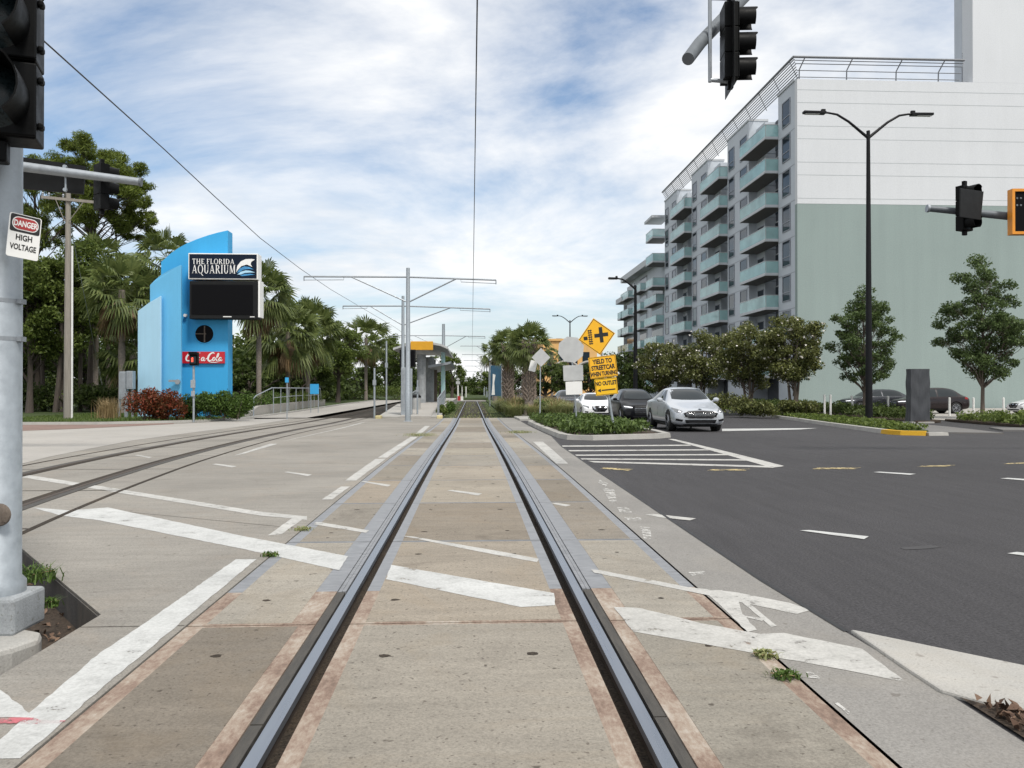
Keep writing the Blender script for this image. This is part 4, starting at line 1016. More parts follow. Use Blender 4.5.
# red panel with script lettering
x0, x1, z0, z1 = pxbox(181.4, 351.6, 224.4, 363.4, TWY - .14)
nb = MB(); nb.box(x0, x1, TWY - .14, TWY - .003, z0, z1); rpo = nb.build('red_panel', M['cred'], twr, world=True, bevel=.01)
yy = TWY - .147; S = (x1 - x0) / 43.0
def sc_(L): return [(x0 + S * (a + .22 * b), z0 + S * (b + 1.2), p) for a, b, p in L]
nb = MB(); yk = [0]
def st(L, w): yk[0] += .0009; ribbon(nb, sc_(L), w * S, yy - yk[0])
st([(10.5, 8.2, .6), (9.2, 9.6, .9), (6.0, 8.6, 1.3), (4.0, 5.0, 1.5), (4.8, 2.0, 1.2), (7.5, 1.5, .8), (10, 3.5, .5)], 1.2)
st([(9.2, 9.6, .5), (13, 9.0, .8), (17, 9.4, .5)], .8)
for ox in (11.0, 19.2):
    st([(ox + 2.2, 5.0, .8), (ox + .6, 4.4, 1.2), (ox + .3, 2.4, 1.2), (ox + 1.5, 1.5, .9), (ox + 2.7, 2.8, 1.2), (ox + 2.2, 5.0, .8)], .9)
st([(17.4, 4.6, .8), (16.0, 4.8, 1), (14.8, 3.2, 1.2), (15.4, 1.6, 1.0), (17.6, 2.4, .5)], .9)
st([(21.9, 4.8, .9), (21.6, 2.2, 1), (22.6, 1.5, .8), (24, 2.6, .4)], .9)
nb.build('script_lettering', M['white_sign'], rpo, world=True); nb = MB()
st([(23.6, 3.6, 1), (25.2, 3.6, 1)], .8)
nb.build('hyphen', M['white_sign'], rpo, world=True); nb = MB()
st([(31.0, 8.6, .6), (29.6, 9.8, 1.0), (26.8, 8.0, 1.4), (25.8, 4.5, 1.5), (26.8, 1.8, 1.2), (29.2, 1.8, .8), (30.6, 3.4, .5)], 1.2)
st([(26.2, 1.4, .4), (29, .2, 1.0), (34, -.1, .9), (38, .6, .4)], .7)
st([(32.4, 5.0, .8), (31.0, 4.4, 1.2), (30.8, 2.4, 1.2), (32, 1.5, .9), (33.1, 2.8, 1.2), (32.4, 5.0, .8)], .9)
st([(34.0, 3.0, .6), (35.6, 6.5, 1.0), (35.4, 9.0, .8), (34.6, 8.2, 1.1), (34.3, 3.5, 1.3), (35.1, 1.5, .9), (36.2, 2.4, .5)], .9)
st([(38.6, 5.0, .8), (37.2, 4.4, 1.2), (36.9, 2.4, 1.2), (37.9, 1.5, .9), (39.0, 3.0, 1.1), (39.2, 5.0, .9), (38.9, 2.2, 1), (39.7, 1.5, .8), (40.8, 2.6, .4)], .9)
nb.build('script_lettering', M['white_sign'], rpo, world=True)
p = AY(185.5, 315.5, TWY - .1); nb = MB(); nb.lathe([(0, -.1), (.09, -.1), (.09, .08), (0, .08)], p, 'y', 12); nb.build('flood_lamp', M['white_sign'], twr, world=True, smooth=True)
p = AY(176, 381, 45.0); nb = MB(); nb.box(p.x - .35, p.x + .2, 44.86, 44.998, p.z - .05, p.z + .06); nb.lathe([(0, -.2), (.14, -.2), (.14, -.1), (0, -.1)], p + Vector((.15, -.02, -.05)), 'y', 12); nb.build('door_lock', M['galv_dark'], twr, world=True)

# pedestrian signal in front of the tower
pb = G(193.6, 422, .02)
ps = thing('pedestrian_signal', 'slim grey post with a small black walk signal in front of the red panel', 'signal post', pb)
def pzz(py): return AY(194, py, pb.y).z - pb.z
mb = MB(); mb.tube([(0, 0, -.1), (0, 0, pzz(366))], .055, 10); mb.build('post', M['galv'], ps, smooth=True)
mb = MB(); mb.box(-.16, .22, -.16, .14, pzz(365.5), pzz(352.5)); mb.box(-.18, .24, -.28, -.162, pzz(355), pzz(352)); mb.build('housing', M['blackpl'], ps, bevel=.02)
mb = MB(); mb.box(-.10, .16, -.19, -.163, pzz(363.5), pzz(356.5)); hs_ = mb.build('display', M['lens_dark'], ps)
mb = MB(); mb.box(-.05, -.02, -.20, -.192, pzz(362), pzz(358)); mb.box(.0, .03, -.20, -.192, pzz(362), pzz(357.6)); mb.build('lit_hand', emat('lit_red', (.9, .06, .03), 2.0), hs_)
mb = MB(); mb.box(-.11, .11, -.14, -.056, pzz(388), pzz(380)); mb.box(-.09, .09, -.12, -.056, pzz(396.5), pzz(391)); mb.build('button_box', M['galv'], ps, bevel=.01)

# utility cabinets
for x0_, x1_, y0_, y1_, lab in ((119, 125.5, 371.5, 399, 'left and wider of two grey utility cabinets beside the pale blue wall'), (126.2, 132.6, 371, 389, 'right and lifted of two grey utility cabinets beside the pale blue wall')):
    b0, b1 = AY(x0_, y1_, 44.6), AY(x1_, y0_, 44.6)
    cb = thing('utility_cabinet', lab, 'cabinet', (b0.x, 44.6, zg(45) + .1))
    mb = MB(); mb.box(b0.x, b1.x, 44.6, 45.0, b0.z, b1.z); mb.build('box', M['galv'], cb, world=True, bevel=.015)
    mb = MB(); mb.box(b0.x + .05, b1.x - .05, 44.585, 44.598, b0.z + .08, b1.z - .08); mb.build('door', M['galv_dark'], cb, world=True)
    mb = MB(); mb.box(b0.x - .06, b0.x + .02, 44.7, 44.8, zg(45) + .05, b1.z - .1); mb.box(b1.x - .1, b1.x - .02, 44.7, 44.8, zg(45) + .05, b0.z); mb.build('leg', M['galv_dark'], cb, world=True)

# handrail and low wall
h0 = G(238, 418, .12)
LW = [(-12.5, 46.8), (-12.45, 49), (-12.8, 56), (-13.3, 66), (-13.8, 78)]
lw = thing('low_wall', 'low weathered retaining wall behind the galvanised handrail', 'wall', (LW[0][0], LW[0][1], zg(47)))
mb = MB()
for i, (a, b) in enumerate(zip(LW[:-1], LW[1:])):
    ha, hb_ = .25 + .4 * min(1, i), .25 + .4 * min(1, i + 1)
    mb.prism([(a[0] - .15, a[1], -.4), (b[0] - .15, b[1], -.4), (b[0] - .15, b[1], -.3 + hb_), (a[0] - .15, a[1], -.3 + ha)], (-.25, 0, 0))
mb.build('wall', M['pale'], lw, world=True)
hr = thing('handrail', 'galvanised pipe handrail beside the left footway', 'railing', (-12.5, 46.8, zg(47)))
HP = [Vector((-12.35, 46.6, -.25)), Vector((-12.35, 46.6, .82)), Vector((-12.35, 47.2, .98)), Vector((-12.4, 51, 1.42)), Vector((-12.75, 58, 1.42)), Vector((-13.2, 68, 1.42)), Vector((-13.5, 73, 1.42)), Vector((-13.52, 73.5, .5))]
mb = MB(); mb.tube(HP, .035, 8); mb.build('top_rail', M['galv'], hr, world=True, smooth=True)
for y in (51.5, 54, 57, 60, 63, 66, 69, 72):
    x = np.interp(y, [46.6, 51, 58, 68, 73], [-12.35, -12.4, -12.75, -13.2, -13.5]); mb = MB(); mb.tube([(x, y, -.3), (x, y, 1.4)], .028, 6); mb.build('post', M['galv'], hr, world=True)
mb = MB(); mb.tube([(-12.4, 51.5, .8), (-12.75, 58, .85), (-13.5, 72, .85)], .022, 6); mb.build('lower_rail', M['galv'], hr, world=True)
# small blue signs on posts by the handrail
for (px, py0, py1, w_, Y, lab) in ((287, 377.5, 382.5, 3.4, 44.5, 'thin post with a very small blue sign in front of the handrail'), (314.5, 384, 394, 8.5, 56, 'blue square sign on two white legs at the handrail')):
    c0 = AY(px, py0, Y); c1 = AY(px, py1, Y); w2 = w_ / 2 * Y / F
    t = thing('blue_sign', lab, 'sign', (c0.x, Y, zg(Y)))
    mb = MB(); mb.box(c0.x - w2, c0.x + w2, Y - .03, Y, c1.z, c0.z); mb.build('panel', M['blue'], t, world=True)
    mb = MB()
    for dx in ((0,) if w_ < 5 else (-w2 * .85, w2 * .85)): mb.tube([(c0.x + dx, Y + .03, zg(Y)), (c0.x + dx, Y + .03, c0.z)], .03, 6)
    mb.build('post', M['galv'], t, world=True)
# ------------------------------------------------------------------ overhead line
def cat_pole(label, px, Y, ytop, yarm, pxl, pxr, yl=None, yr=None, base_py=None, group='overhead line poles', rr=.13):
    z0 = zg(Y) - .05; P = AY(px, ytop, Y); t = thing('catenary_pole', label, 'overhead line pole', (P.x, Y, z0), 0, group)
    mb = MB(); mb.lathe([(.0, 0), (rr * 2.1, 0), (rr * 2.1, .05), (rr * 1.15, .08), (rr * 1.15, 1.6), (rr, 1.65), (rr * .72, P.z - z0), (0, P.z - z0 + .01)], (P.x, Y, z0), 'z', 14); mb.build('shaft', M['galv'], t, world=True, smooth=True)
    za = AY(px, yarm, Y).z; L = AY(pxl, yl or yarm, Y); Rr = AY(pxr, yr or yarm, Y)
    for e, lab in ((L, 'left'), (Rr, 'right')):
        c = Vector((P.x, Y, za)); d = e - c
        if d.length < .4: continue
        mb = MB(); mb.tube([c, e], .045, 8); mb.tube([c + d * .55 + Vector((0, 0, 0)), Vector((P.x, Y, za - min(1.3, d.length * .33)))], .04, 6)
        mb.tube([e, e - Vector((0, 0, .22))], .03, 6); mb.tube([e - Vector((0, 0, .18)), e - d.normalized() * min(2.0, d.length * .4) - Vector((0, 0, .16)), e - d.normalized() * min(2.0, d.length * .4)], .018, 5)
        mb.build('bracket_arm', M['galv_dark'], t, world=True)
    return t
cat_pole('nearest overhead line pole with two bracket arms, between the two tracks', 408, 41.5, 268, 277, 304, 496, 276.5, 280)
cat_pole('second overhead line pole, just behind and left of the nearest', 403, 54.5, 296, 306, 343, 490, 306, 309)
cat_pole('third overhead line pole, rising behind the yellow edged shelter', 443.5, 81, 324, 335.6, 390, 485, 335.6, 336.5, rr=.2)
for i, (Y, yarm) in enumerate(((99, 346), (119, 354.5), (140, 360.5), (168, 366), (215, 371.5))):
    xr_ = AY(472, 380, Y).x; pxr = 512 + 0
    zt = 1.35 + (389 - yarm) * Y / F; X = 2.6
    t = thing('catenary_pole', ['fourth overhead line pole, right of the track among the palms', 'fifth overhead line pole, far along the right of the track', 'sixth overhead line pole, far along the right of the track', 'seventh overhead line pole, smaller still towards the vanishing point', 'farthest overhead line pole, a speck near the vanishing point'][i], 'overhead line pole', (X, Y, zg(Y)), 0, 'overhead line poles')
    mb = MB(); mb.tube([(X, Y, -.3), (X, Y, zt + .6)], [.15, .1], 8); mb.build('shaft', M['galv'], t, world=True)
    mb = MB(); mb.tube([(X, Y, zt), (-1.4, Y, zt)], .05, 6); mb.tube([(X, Y, zt - 1.2), (.6, Y, zt)], .045, 6); mb.build('bracket_arm', M['galv_dark'], t, world=True)
def cable(label, pts, r=.011, cat='wire', group=None):
    o = thing('overhead_wire', label, cat, pts[0], 0, group); mb = MB(); mb.tube(pts, r, 6); mb.build('cable', M['wire'], o, world=True); return o
wz = 1.35 + (389 - 283) * 41.5 / F
pts = [(.075, -3, wz)] + [(.075, y, wz - (.07 if i % 2 else 0)) for i, y in enumerate((5, 12, 20, 30, 41.5, 54.5, 68, 81, 99, 119, 140, 168, 215))]
cable('overhead contact wire running straight above the right hand track', pts, .011)
wl = [(45, 42, 12.3), (105, 96, 15), (165, 150, 19.2), (212, 194, 24), (260, 238, 31), (300, 268.5, 41.5), (330, 289, 52)]
P = [AY(*a) for a in wl]; P = [P[0] + (P[0] - P[1]) * 1.6] + P + [Vector((-7.5, 81, P[-1].z - .3)), Vector((-7.3, 120, P[-1].z - .4)), Vector((-7.2, 215, P[-1].z - .4))]
cable('overhead contact wire sweeping in from the top left over the curved track', P, .013)

# ------------------------------------------------------------------ tram stop
st_ = thing('stop_platform', 'concrete stop platform with a walkway ramp between the two tracks', 'platform', (-3.5, 47, zg(47)))
mb = MB(); mb.prism([(-5.3, 46.0, -.6), (-5.3, 46.0, -.20), (-5.3, 58, .28), (-5.3, 95, .28), (-5.3, 95, -.6)], (3.55, 0, 0)); mb.build('slab', M['kerb'], st_, world=True, bevel=.02)
mb = MB(); mb.prism([(-4.05, 45.9, -.185), (-4.05, 58, .297), (-4.05, 94, .297), (-4.05, 94, .2), (-4.05, 58, .2), (-4.05, 45.9, -.3)], (1.75, 0, 0)); mb.build('walkway', M['pale'], st_, world=True)
for x in (-5.35, -1.95):
    mb = MB(); mb.prism([(x, 45.2, -.35), (x + .32, 45.2, -.35), (x + .32, 46.0, -.35), (x, 46.0, -.35)], (0, 0, .22)); mb.build('kerb_nose', M['yellow_pale'], st_, world=True, bevel=.05)
def ramp_rail(label, x, y0, y1):
    def rz_(y): return -.2 + .48 * min(1, max(0, (y - 46) / 12))
    t = thing('handrail', label, 'railing', (x, y0, rz_(y0)))
    mb = MB(); mb.tube([(x, y0, rz_(y0)), (x, y0, rz_(y0) + .98), (x, y1, rz_(y1) + 1.0), (x, y1, rz_(y1))], .042, 8); mb.tube([(x, y0, rz_(y0) + .55), (x, y1, rz_(y1) + .55)], .02, 6); mb.tube([(x, y0, rz_(y0) + .15), (x, y1, rz_(y1) + .15)], .02, 6); mb.build('rails', M['galv_dark'], t, world=True)
    k = 7
    for i in range(1, k): y = y0 + (y1 - y0) * i / k; mb = MB(); mb.tube([(x, y, rz_(y) - .05), (x, y, rz_(y) + .98)], .03, 6); mb.build('post', M['galv_dark'], t, world=True)
ramp_rail('metal handrail along the right side of the platform ramp', -1.95, 47, 58)
ramp_rail('metal handrail along the left side of the platform ramp', -3.9, 47.6, 57)
# shelter
SY = 61.0
sh = thing('shelter', 'platform shelter with round concrete columns, curved roof and yellow front edge', 'shelter', (-3.4, SY, .28))
for px, yy in ((421.5, SY + 1.2), (430, SY + 6.5), (432, SY + 12)):
    P = AY(px, 385, yy); mb = MB(); mb.lathe([(.34, .28), (.34, 4.0)], (P.x, yy, 0), 'z', 20); mb.build('column', M['conc_block'], sh, world=True, smooth=True)
A = [AY(393, 350, SY), AY(402, 347, SY), AY(412, 344.5, SY), AY(433, 344.5, SY), AY(441, 346, SY), AY(447.5, 349, SY)]
mb = MB()
for a, b in zip(A[:-1], A[1:]):
    mb.prism([a, b, b + Vector((0, 0, .16)), a + Vector((0, 0, .16))], (0, 20, 0))
mb.build('roof', M['alu'], sh, world=True, smooth=True)
a, b = AY(410.5, 350, SY - .3), AY(433, 341.3, SY - .3); mb = MB(); mb.box(a.x, b.x, SY - .3, SY - .12, a.z, b.z); mb.build('yellow_fascia', pmat('fascia_yellow', (.66, .33, .015), .08, 2, .5), sh, world=True, bevel=.02)
a = AY(428, 368, SY + 1.5); b = AY(450, 364, SY + 1.5); mb = MB(); mb.prism([a, b, b + Vector((.1, 0, .2)), a + Vector((0, 0, .2))], (0, 17, 0)); mb.build('lower_canopy', M['galv_dark'], sh, world=True)
a, b = AY(441, 393, SY + 3), AY(445, 352, SY + 3); mb = MB(); mb.box(a.x, b.x, SY + 3, SY + 3.08, .28, b.z); mb.build('glass_screen', M['railglass'], sh, world=True)
a, b = AY(427, 392, SY + 8), AY(437, 370, SY + 8); mb = MB(); mb.box(a.x, b.x, SY + 8, SY + 8.3, .28, b.z); mb.build('rear_panel', M['bark'], sh, world=True)
# information screen, cabinet, litter bin
a, b = AY(399.5, 367, 57), AY(415.5, 349.5, 57)
t = thing('display_board', 'black hanging display board under the left of the shelter roof', 'display', (a.x, 57, .28))
mb = MB(); mb.box(a.x, b.x, 57, 57.25, a.z, b.z); mb.build('case', M['black'], t, world=True, bevel=.03)
mb = MB(); mb.box(a.x + .08, b.x - .08, 56.985, 56.998, a.z + .08, b.z - .08); mb.build('screen', M['screen'], t, world=True)
mb = MB(); mb.tube([((a.x + b.x) / 2, 57.2, -.1), ((a.x + b.x) / 2, 57.2, a.z)], .06, 8); mb.build('post', M['galv_dark'], t, world=True)
a, b = AY(401, 412, 47), AY(406.3, 367.5, 47); a2, b2 = AY(403, 412, 48.2), AY(411, 367.5, 48.2)
t = thing('control_cabinet', 'tall narrow grey metal cabinet behind the nearest overhead line pole', 'cabinet', (a.x, 47, zg(47)))
mb = MB(); mb.box(a.x, a.x + .36, 47, 47.5, zg(47), b.z); mb.box(a.x + .365, a.x + .62, 47.1, 47.6, zg(47), b.z - .06); mb.build('case', M['galv'], t, world=True, bevel=.015)
mb = MB(); mb.box(a.x + .04, a.x + .32, 46.985, 46.998, .1, b.z - .15); mb.build('door', M['galv_dark'], t, world=True)
c = AY(416, 396, 52); t = thing('litter_bin', 'grey litter bin with a black lid at the foot of the ramp', 'bin', (c.x, 52, 0))
mb = MB(); mb.lathe([(.27, -.05), (.29, .0), (.30, .8), (0, .8)], (c.x, 52, .0), 'z', 18); mb.build('body', M['alu'], t, world=True, smooth=True)
mb = MB(); mb.lathe([(.32, .8), (.32, .9), (.22, 1.0), (0, 1.02)], (c.x, 52, 0), 'z', 18); mb.build('lid', M['black'], t, world=True, smooth=True)
for px, py0, Y, r, lab in ((374.5, 368, 45.6, .055, 'short grey post with a small box, left of the platform'), (386.5, 341, 50, .05, 'tall slim grey mast left of the platform cabinet'), (417.5, 380, 47.5, .05, 'short grey post at the ramp entrance')):
    c = AY(px, py0, Y); t = thing('post', lab, 'post', (c.x, Y, zg(Y)))
    mb = MB(); mb.tube([(c.x, Y, -.35), (c.x, Y, c.z)], r, 8); mb.build('shaft', M['galv'], t, world=True)
    mb = MB(); mb.box(c.x - r * 1.6, c.x + r * 1.6, Y - r * 2, Y + r * 2, c.z * .62, c.z * .62 + .3); mb.build('box', M['galv_dark'], t, world=True)
# far end of the line
for px, Y, yt, lab in ((458, 120, 378, 'white signal mast far down the line, left of the vanishing point'), (466, 135, 377, 'pale lattice mast far down the line at the vanishing point'), (462, 128, 380, 'middle one of three pale masts far down the line')):
    c = AY(px, yt, Y); t = thing('signal_mast', lab, 'mast', (c.x, Y, zg(Y)))
    mb = MB(); mb.tube([(c.x, Y, -.3), (c.x, Y, c.z)], .12, 6); mb.build('shaft', M['white_pvc'], t, world=True)
    mb = MB(); mb.box(c.x - .3, c.x + .3, Y - .2, Y - .13, c.z - .9, c.z - .5); mb.box(c.x - .25, c.x + .25, Y - .2, Y - .13, c.z - .3, c.z - .1); mb.build('panel', M['alu'], t, world=True)
c = AY(459, 398, 115); t = thing('barrier', 'small red and white barrier beside the track far away', 'barrier', (c.x, 115, -.3))
mb = MB(); mb.box(c.x - .2, c.x + .2, 115, 115.3, -.3, .35); mb.build('red_panel', M['sign_red'], t, world=True)
mb = MB(); mb.box(c.x + .24, c.x + .6, 115, 115.3, -.3, .3); mb.build('white_panel', M['white_pvc'], t, world=True)

# ------------------------------------------------------------------ right hand signs
def pole_tilt(name, label, base, top, r=.032):
    t = thing(name, label, 'road sign', base); mb = MB(); d = (top - base).normalized(); mb.tube([base - d * .3, top], r, 10); mb.build('post', M['galv'], t, world=True, smooth=True); return t
yb = G(614.5, 432, .12); SYY = yb.y
ytop = AY(598, 330, SYY); ysn = pole_tilt('road_sign', 'leaning yellow diamond crossing sign with two yellow plates on the planted island', yb, ytop + Vector((0, .05, 0)), .04)
def signbasis(cpx, Y, tilt):
    c = AY(cpx[0], cpx[1], Y); ca, sa = math.cos(tilt), math.sin(tilt)
    return Matrix.Translation(c) @ Matrix(((ca, 0, sa, 0), (0, 1, 0, 0), (-sa, 0, ca, 0), (0, 0, 0, 1)))
def addpart(mbl, name, mat, par, Mx, bevel=0):
    for v in mbl.v: v[:] = (Mx @ v)
    return mbl.build(name, mat, par, world=True, bevel=bevel)
K = SYY / F
Md = signbasis((596.8, 336.6), SYY - .06, R(-10.5))
dd = 18.9 * K
def dia(d): return [(d, 0), (0, d), (-d, 0), (0, -d)]
mb = MB(); plate(mb, dia(dd), -.004, .004); dp = addpart(mb, 'diamond_panel', M['sign_yellow'], ysn, Md)
mb = MB(); o_ = dia(dd * .955); i_ = dia(dd * .915)
for k in range(4): a, b, c, d = o_[k], o_[(k + 1) % 4], i_[(k + 1) % 4], i_[k]; mb.prism([(p[0], -.0055, p[1]) for p in (a, b, c, d)], (0, -.001, 0))
addpart(mb, 'border', M['sign_black'], dp, Md)
def SQ(mb, cx, cz, w, h, rot=0, y=-.0055):
    ca, sa = math.cos(rot), math.sin(rot); mb.prism([(cx + x * ca - z * sa, y, cz + x * sa + z * ca) for x, z in ((-w / 2, -h / 2), (w / 2, -h / 2), (w / 2, h / 2), (-w / 2, h / 2))], (0, -.0012, 0))
u = dd / 18.9
mb = MB(); SQ(mb, 4.6 * u, 1.0 * u, 3.6 * u, 15.5 * u, R(-4)); SQ(mb, .25 * u, 0.9 * u, 5.2 * u, 3.8 * u, R(-4)); SQ(mb, 9.0 * u, .6 * u, 5.4 * u, 3.8 * u, R(-4))
SQ(mb, -11.5 * u, .2 * u, 4.0 * u, 3.6 * u, R(-4))
for dx in (-7.5, -5.6): SQ(mb, dx * u, .6 * u, .7 * u, 15 * u, R(-4))
for k in range(7): SQ(mb, (-6.55 + (k - 3) * .14) * u, (.6 + (k - 3) * 2.2) * u, 4.2 * u, .9 * u, R(-4), -.007)
addpart(mb, 'crossing_symbol', M['sign_black'], dp, Md)
def yplate(name, cpx, w, h, tilt, mat, lines, arrow=False):
    Mx = signbasis(cpx, SYY - .065, tilt); mb = MB(); plate(mb, rrect(w, h, .03), -.003, .003); o = addpart(mb, name, mat, ysn, Mx)
    mb = MB(); 
    for a in ((0, h / 2 - .022, w - .06, .012), (0, -h / 2 + .022, w - .06, .012)): SQ(mb, a[0], a[1], a[2], a[3], 0, -.0045)
    for a in ((-w / 2 + .022, 0, .012, h - .06), (w / 2 - .022, 0, .012, h - .06)): SQ(mb, a[0], a[1], a[2], a[3], 0, -.0045)
    addpart(mb, 'border', M['sign_black'], o, Mx)
    for s, z, sz, sx in lines: mb = MB(); add_text(mb, s, sz, 0, z, -.0047, .009, sx=sx); addpart(mb, 'lettering', M['sign_black'], o, Mx)
    mb = MB()
    if arrow:
        SQ(mb, .06, arrow, w * .62, .04, 0, -.0045); mb.prism([(-w * .42, -.0045, arrow), (-w * .26, -.0045, arrow + .06), (-w * .26, -.0045, arrow - .06)], (0, -.0012, 0)); addpart(mb, 'arrow', M['sign_black'], o, Mx)
w1, h1 = 27.8 * K, 21.6 * K
yplate('yield_plate', (603, 366.8), w1, h1, R(-7), M['sign_yellow'], [('YIELD TO', h1 * .17, h1 * .29, .72), ('STREETCAR', h1 * -.12, h1 * .29, .72), ('WHEN TURNING', h1 * -.40, h1 * .27, .60)])
w2, h2 = 22.6 * K, 16.6 * K
yplate('outlet_plate', (606.3, 386.6), w2, h2, R(-6), M['sign_yellow2'], [('NO OUTLET', h2 * .10, h2 * .34, .68)], arrow=-h2 * .2)
# stop sign seen from behind
sb = G(577, 421, .12); sb = AY(577, 423, 33.5); sb.z = zg(33.5) + .1; stp = AY(570.5, 338, 33.5)
ssn = pole_tilt('road_sign', 'leaning post with the bare metal back of an octagon sign over two white plates', sb, stp + (stp - sb).normalized() * .05, .035)
K2 = 33.5 / F; Mo = signbasis((571, 349.5), 33.44, R(-4))
mb = MB(); r_ = 13.6 * K2; plate(mb, [(r_ * math.cos(R(13 + 45 * i)), r_ * math.sin(R(13 + 45 * i))) for i in range(8)], -.003, .003); addpart(mb, 'octagon_panel', M['alu'], ssn, Mo)
mb = MB(); plate(mb, rrect(20 * K2, 15.6 * K2, .03), -.003, .003); addpart(mb, 'grey_plate', M['alu'], ssn, signbasis((573.2, 373), 33.43, R(-2)))
mb = MB(); plate(mb, rrect(16.6 * K2, 13.2 * K2, .03), -.003, .003); addpart(mb, 'white_plate', M['white_sign'], ssn, signbasis((574, 388), 33.42, R(-2)))
# small diamond sign back
K3 = 44.5 / F; db = AY(540, 415, 44.5); db.z = zg(44.5) + .1; dt = AY(540.5, 349, 44.5)
dsn = pole_tilt('road_sign', 'small grey diamond sign seen from behind in front of the palms', db, dt, .035)
mb = MB(); plate(mb, dia(9.4 * K3), -.003, .003); addpart(mb, 'diamond_panel', M['alu'], dsn, signbasis((541, 357.4), 44.44, 0))
mb = MB(); plate(mb, rrect(7 * K3, 11 * K3, .04), -.003, .003); addpart(mb, 'white_plate', M['white_sign'], dsn, signbasis((533, 366), 44.9, R(14)))
# banner on a post
bb_ = AY(496, 381, 78); t = thing('banner', 'blue and white banner hung between two posts left of the palms', 'banner', (bb_.x, 78, zg(78)))
a, b = AY(490.5, 396, 78), AY(501, 365.5, 78)
mb = MB(); mb.box(a.x, b.x, 78, 78.04, a.z, b.z); bo = mb.build('cloth', M['banner'], t, world=True)
mb = MB(); mb.prism([(a.x + .1, 77.99, a.z + .1), (a.x + .42, 77.99, a.z + .1), (a.x + .36, 77.99, a.z + 1.3), (a.x + .48, 77.99, b.z - .9), (a.x + .22, 77.99, b.z - .8), (a.x + .2, 77.99, a.z + 1.2)], (0, -.008, 0)); mb.build('white_figure', M['white_pvc'], bo, world=True)
for x in (a.x - .06, b.x + .06): mb = MB(); mb.tube([(x, 78.02, -.3), (x, 78.02, b.z + .3)], .06, 6); mb.build('post', M['galv'], t, world=True)

# ------------------------------------------------------------------ street lamps
def lamp(label, base, H, reach, Y, arms=(-1, 1), s=1.0, rise=.09):
    t = thing('street_lamp', label, 'street lamp', base)
    mb = MB(); mb.lathe([(0, 0), (.24 * s, 0), (.24 * s, .05), (.17 * s, .08), (.16 * s, 1), (.085 * s, H), (.085 * s, H + .25), (0, H + .26)], (0, 0, 0), 'z', 14); mb.build('pole', M['lampblk'], t, smooth=True)
    for sg_ in arms:
        hgt = reach * .34; pts = [(0, 0, H - .1), (sg_ * reach * .30, 0, H + hgt * .62), (sg_ * reach * .48, 0, H + hgt * .93), (sg_ * reach * .62, 0, H + hgt), (sg_ * reach * .72, 0, H + hgt)]
        mb = MB(); mb.tube(pts, [.075 * s, .06 * s, .055 * s, .05 * s, .05 * s], 8); a = mb.build('arm', M['lampblk'], t, smooth=True)
        mb = MB(); x0 = sg_ * reach * .66; x1 = sg_ * reach; z = H + hgt
        mb.prism([(x0, -.16 * s, z - .07), (x0, .16 * s, z - .07), (x1, .13 * s, z - .05), (x1, -.13 * s, z - .05)], (0, 0, .11 * s)); mb.box(min(x0, x0 + sg_ * .2), max(x0, x0 + sg_ * .2), -.07, .07, z + .04, z + .17 * s)
        h = mb.build('lamp_head', M['lampblk'], t, bevel=.02)
        mb = MB(); mb.box(min(x0 + sg_ * .3, x1 - sg_ * .1), max(x0 + sg_ * .3, x1 - sg_ * .1), -.1 * s, .1 * s, z - .085, z - .072); mb.build('lens', M['alu'], h)
    return t
lb = G(869, 420.5, .12); Hh = AY(869, 136, lb.y).z - lb.z
lamp('tall black double armed street lamp on the verge in front of the green wall', lb, Hh, (937 - 869) * lb.y / F, lb.y)
b2 = AY(570, 395, 118); b2.z = zg(118); lamp('distant grey double armed street lamp above the orange building', b2, AY(570, 322, 118).z - b2.z, 18 * 118 / F, 118, s=.95)
b3 = AY(635.5, 400, 78); b3.z = zg(78) + .1; lamp('black single armed street lamp in front of the far balconies', b3, AY(635.5, 288, 78).z - b3.z, 27.5 * 78 / F, 78, (-1,), s=1.5)

# ------------------------------------------------------------------ wrapped box, bollards
WBY = 38.0
a, b = AY(908.5, 420, WBY), AY(927, 369, WBY)
t = thing('wrapped_kiosk', 'tall box wrapped in wrinkled dark grey sheeting beside the verge', 'wrapped box', ((a.x + b.x) / 2, WBY, zg(WBY) + .06))
bm = bmesh.new(); bmesh.ops.create_grid(bm, x_segments=1, y_segments=1, size=.5); bm.free()
w_, h_ = b.x - a.x, b.z - zg(WBY) - .06
mb = MB(); n_, mz = 40, 26; per = []
for i in range(n_):
    u_ = i / n_ * 4; k = int(u_); f_ = u_ - k
    per.append([(-.5 + f_, -.5), (.5, -.5 + f_), (.5 - f_, .5), (-.5, .5 - f_)][k])
for j in range(mz + 1):
    v_ = j / mz; s_ = 1 + (.05 * (1 - v_) ** 3)
    for i, (x, y) in enumerate(per):
        wr = .022 * math.sin(i * 1.7 + 4 * math.sin(v_ * 3 + i * .3)) * (1 - .6 * v_) + .02 * math.sin(v_ * 17 - abs(x) * 9)
        mb.v.append(Vector((x * (w_ * s_ + wr), y * (w_ * .5 * s_ + wr), h_ * v_)))
for j in range(mz):
    for i in range(n_): q = (i + 1) % n_; mb.f.append([j * n_ + i, j * n_ + q, (j + 1) * n_ + q, (j + 1) * n_ + i]); mb.m.append(0)
mb.f.append([mz * n_ + i for i in range(n_)]); mb.m.append(0)
mb.build('sheeting', M['wrap'], t, smooth=True)
mb = MB(); mb.box(-w_ * .6, w_ * .6, -w_ * .5, w_ * .5, -.1, .015); mb.build('plinth', M['kerb'], t)
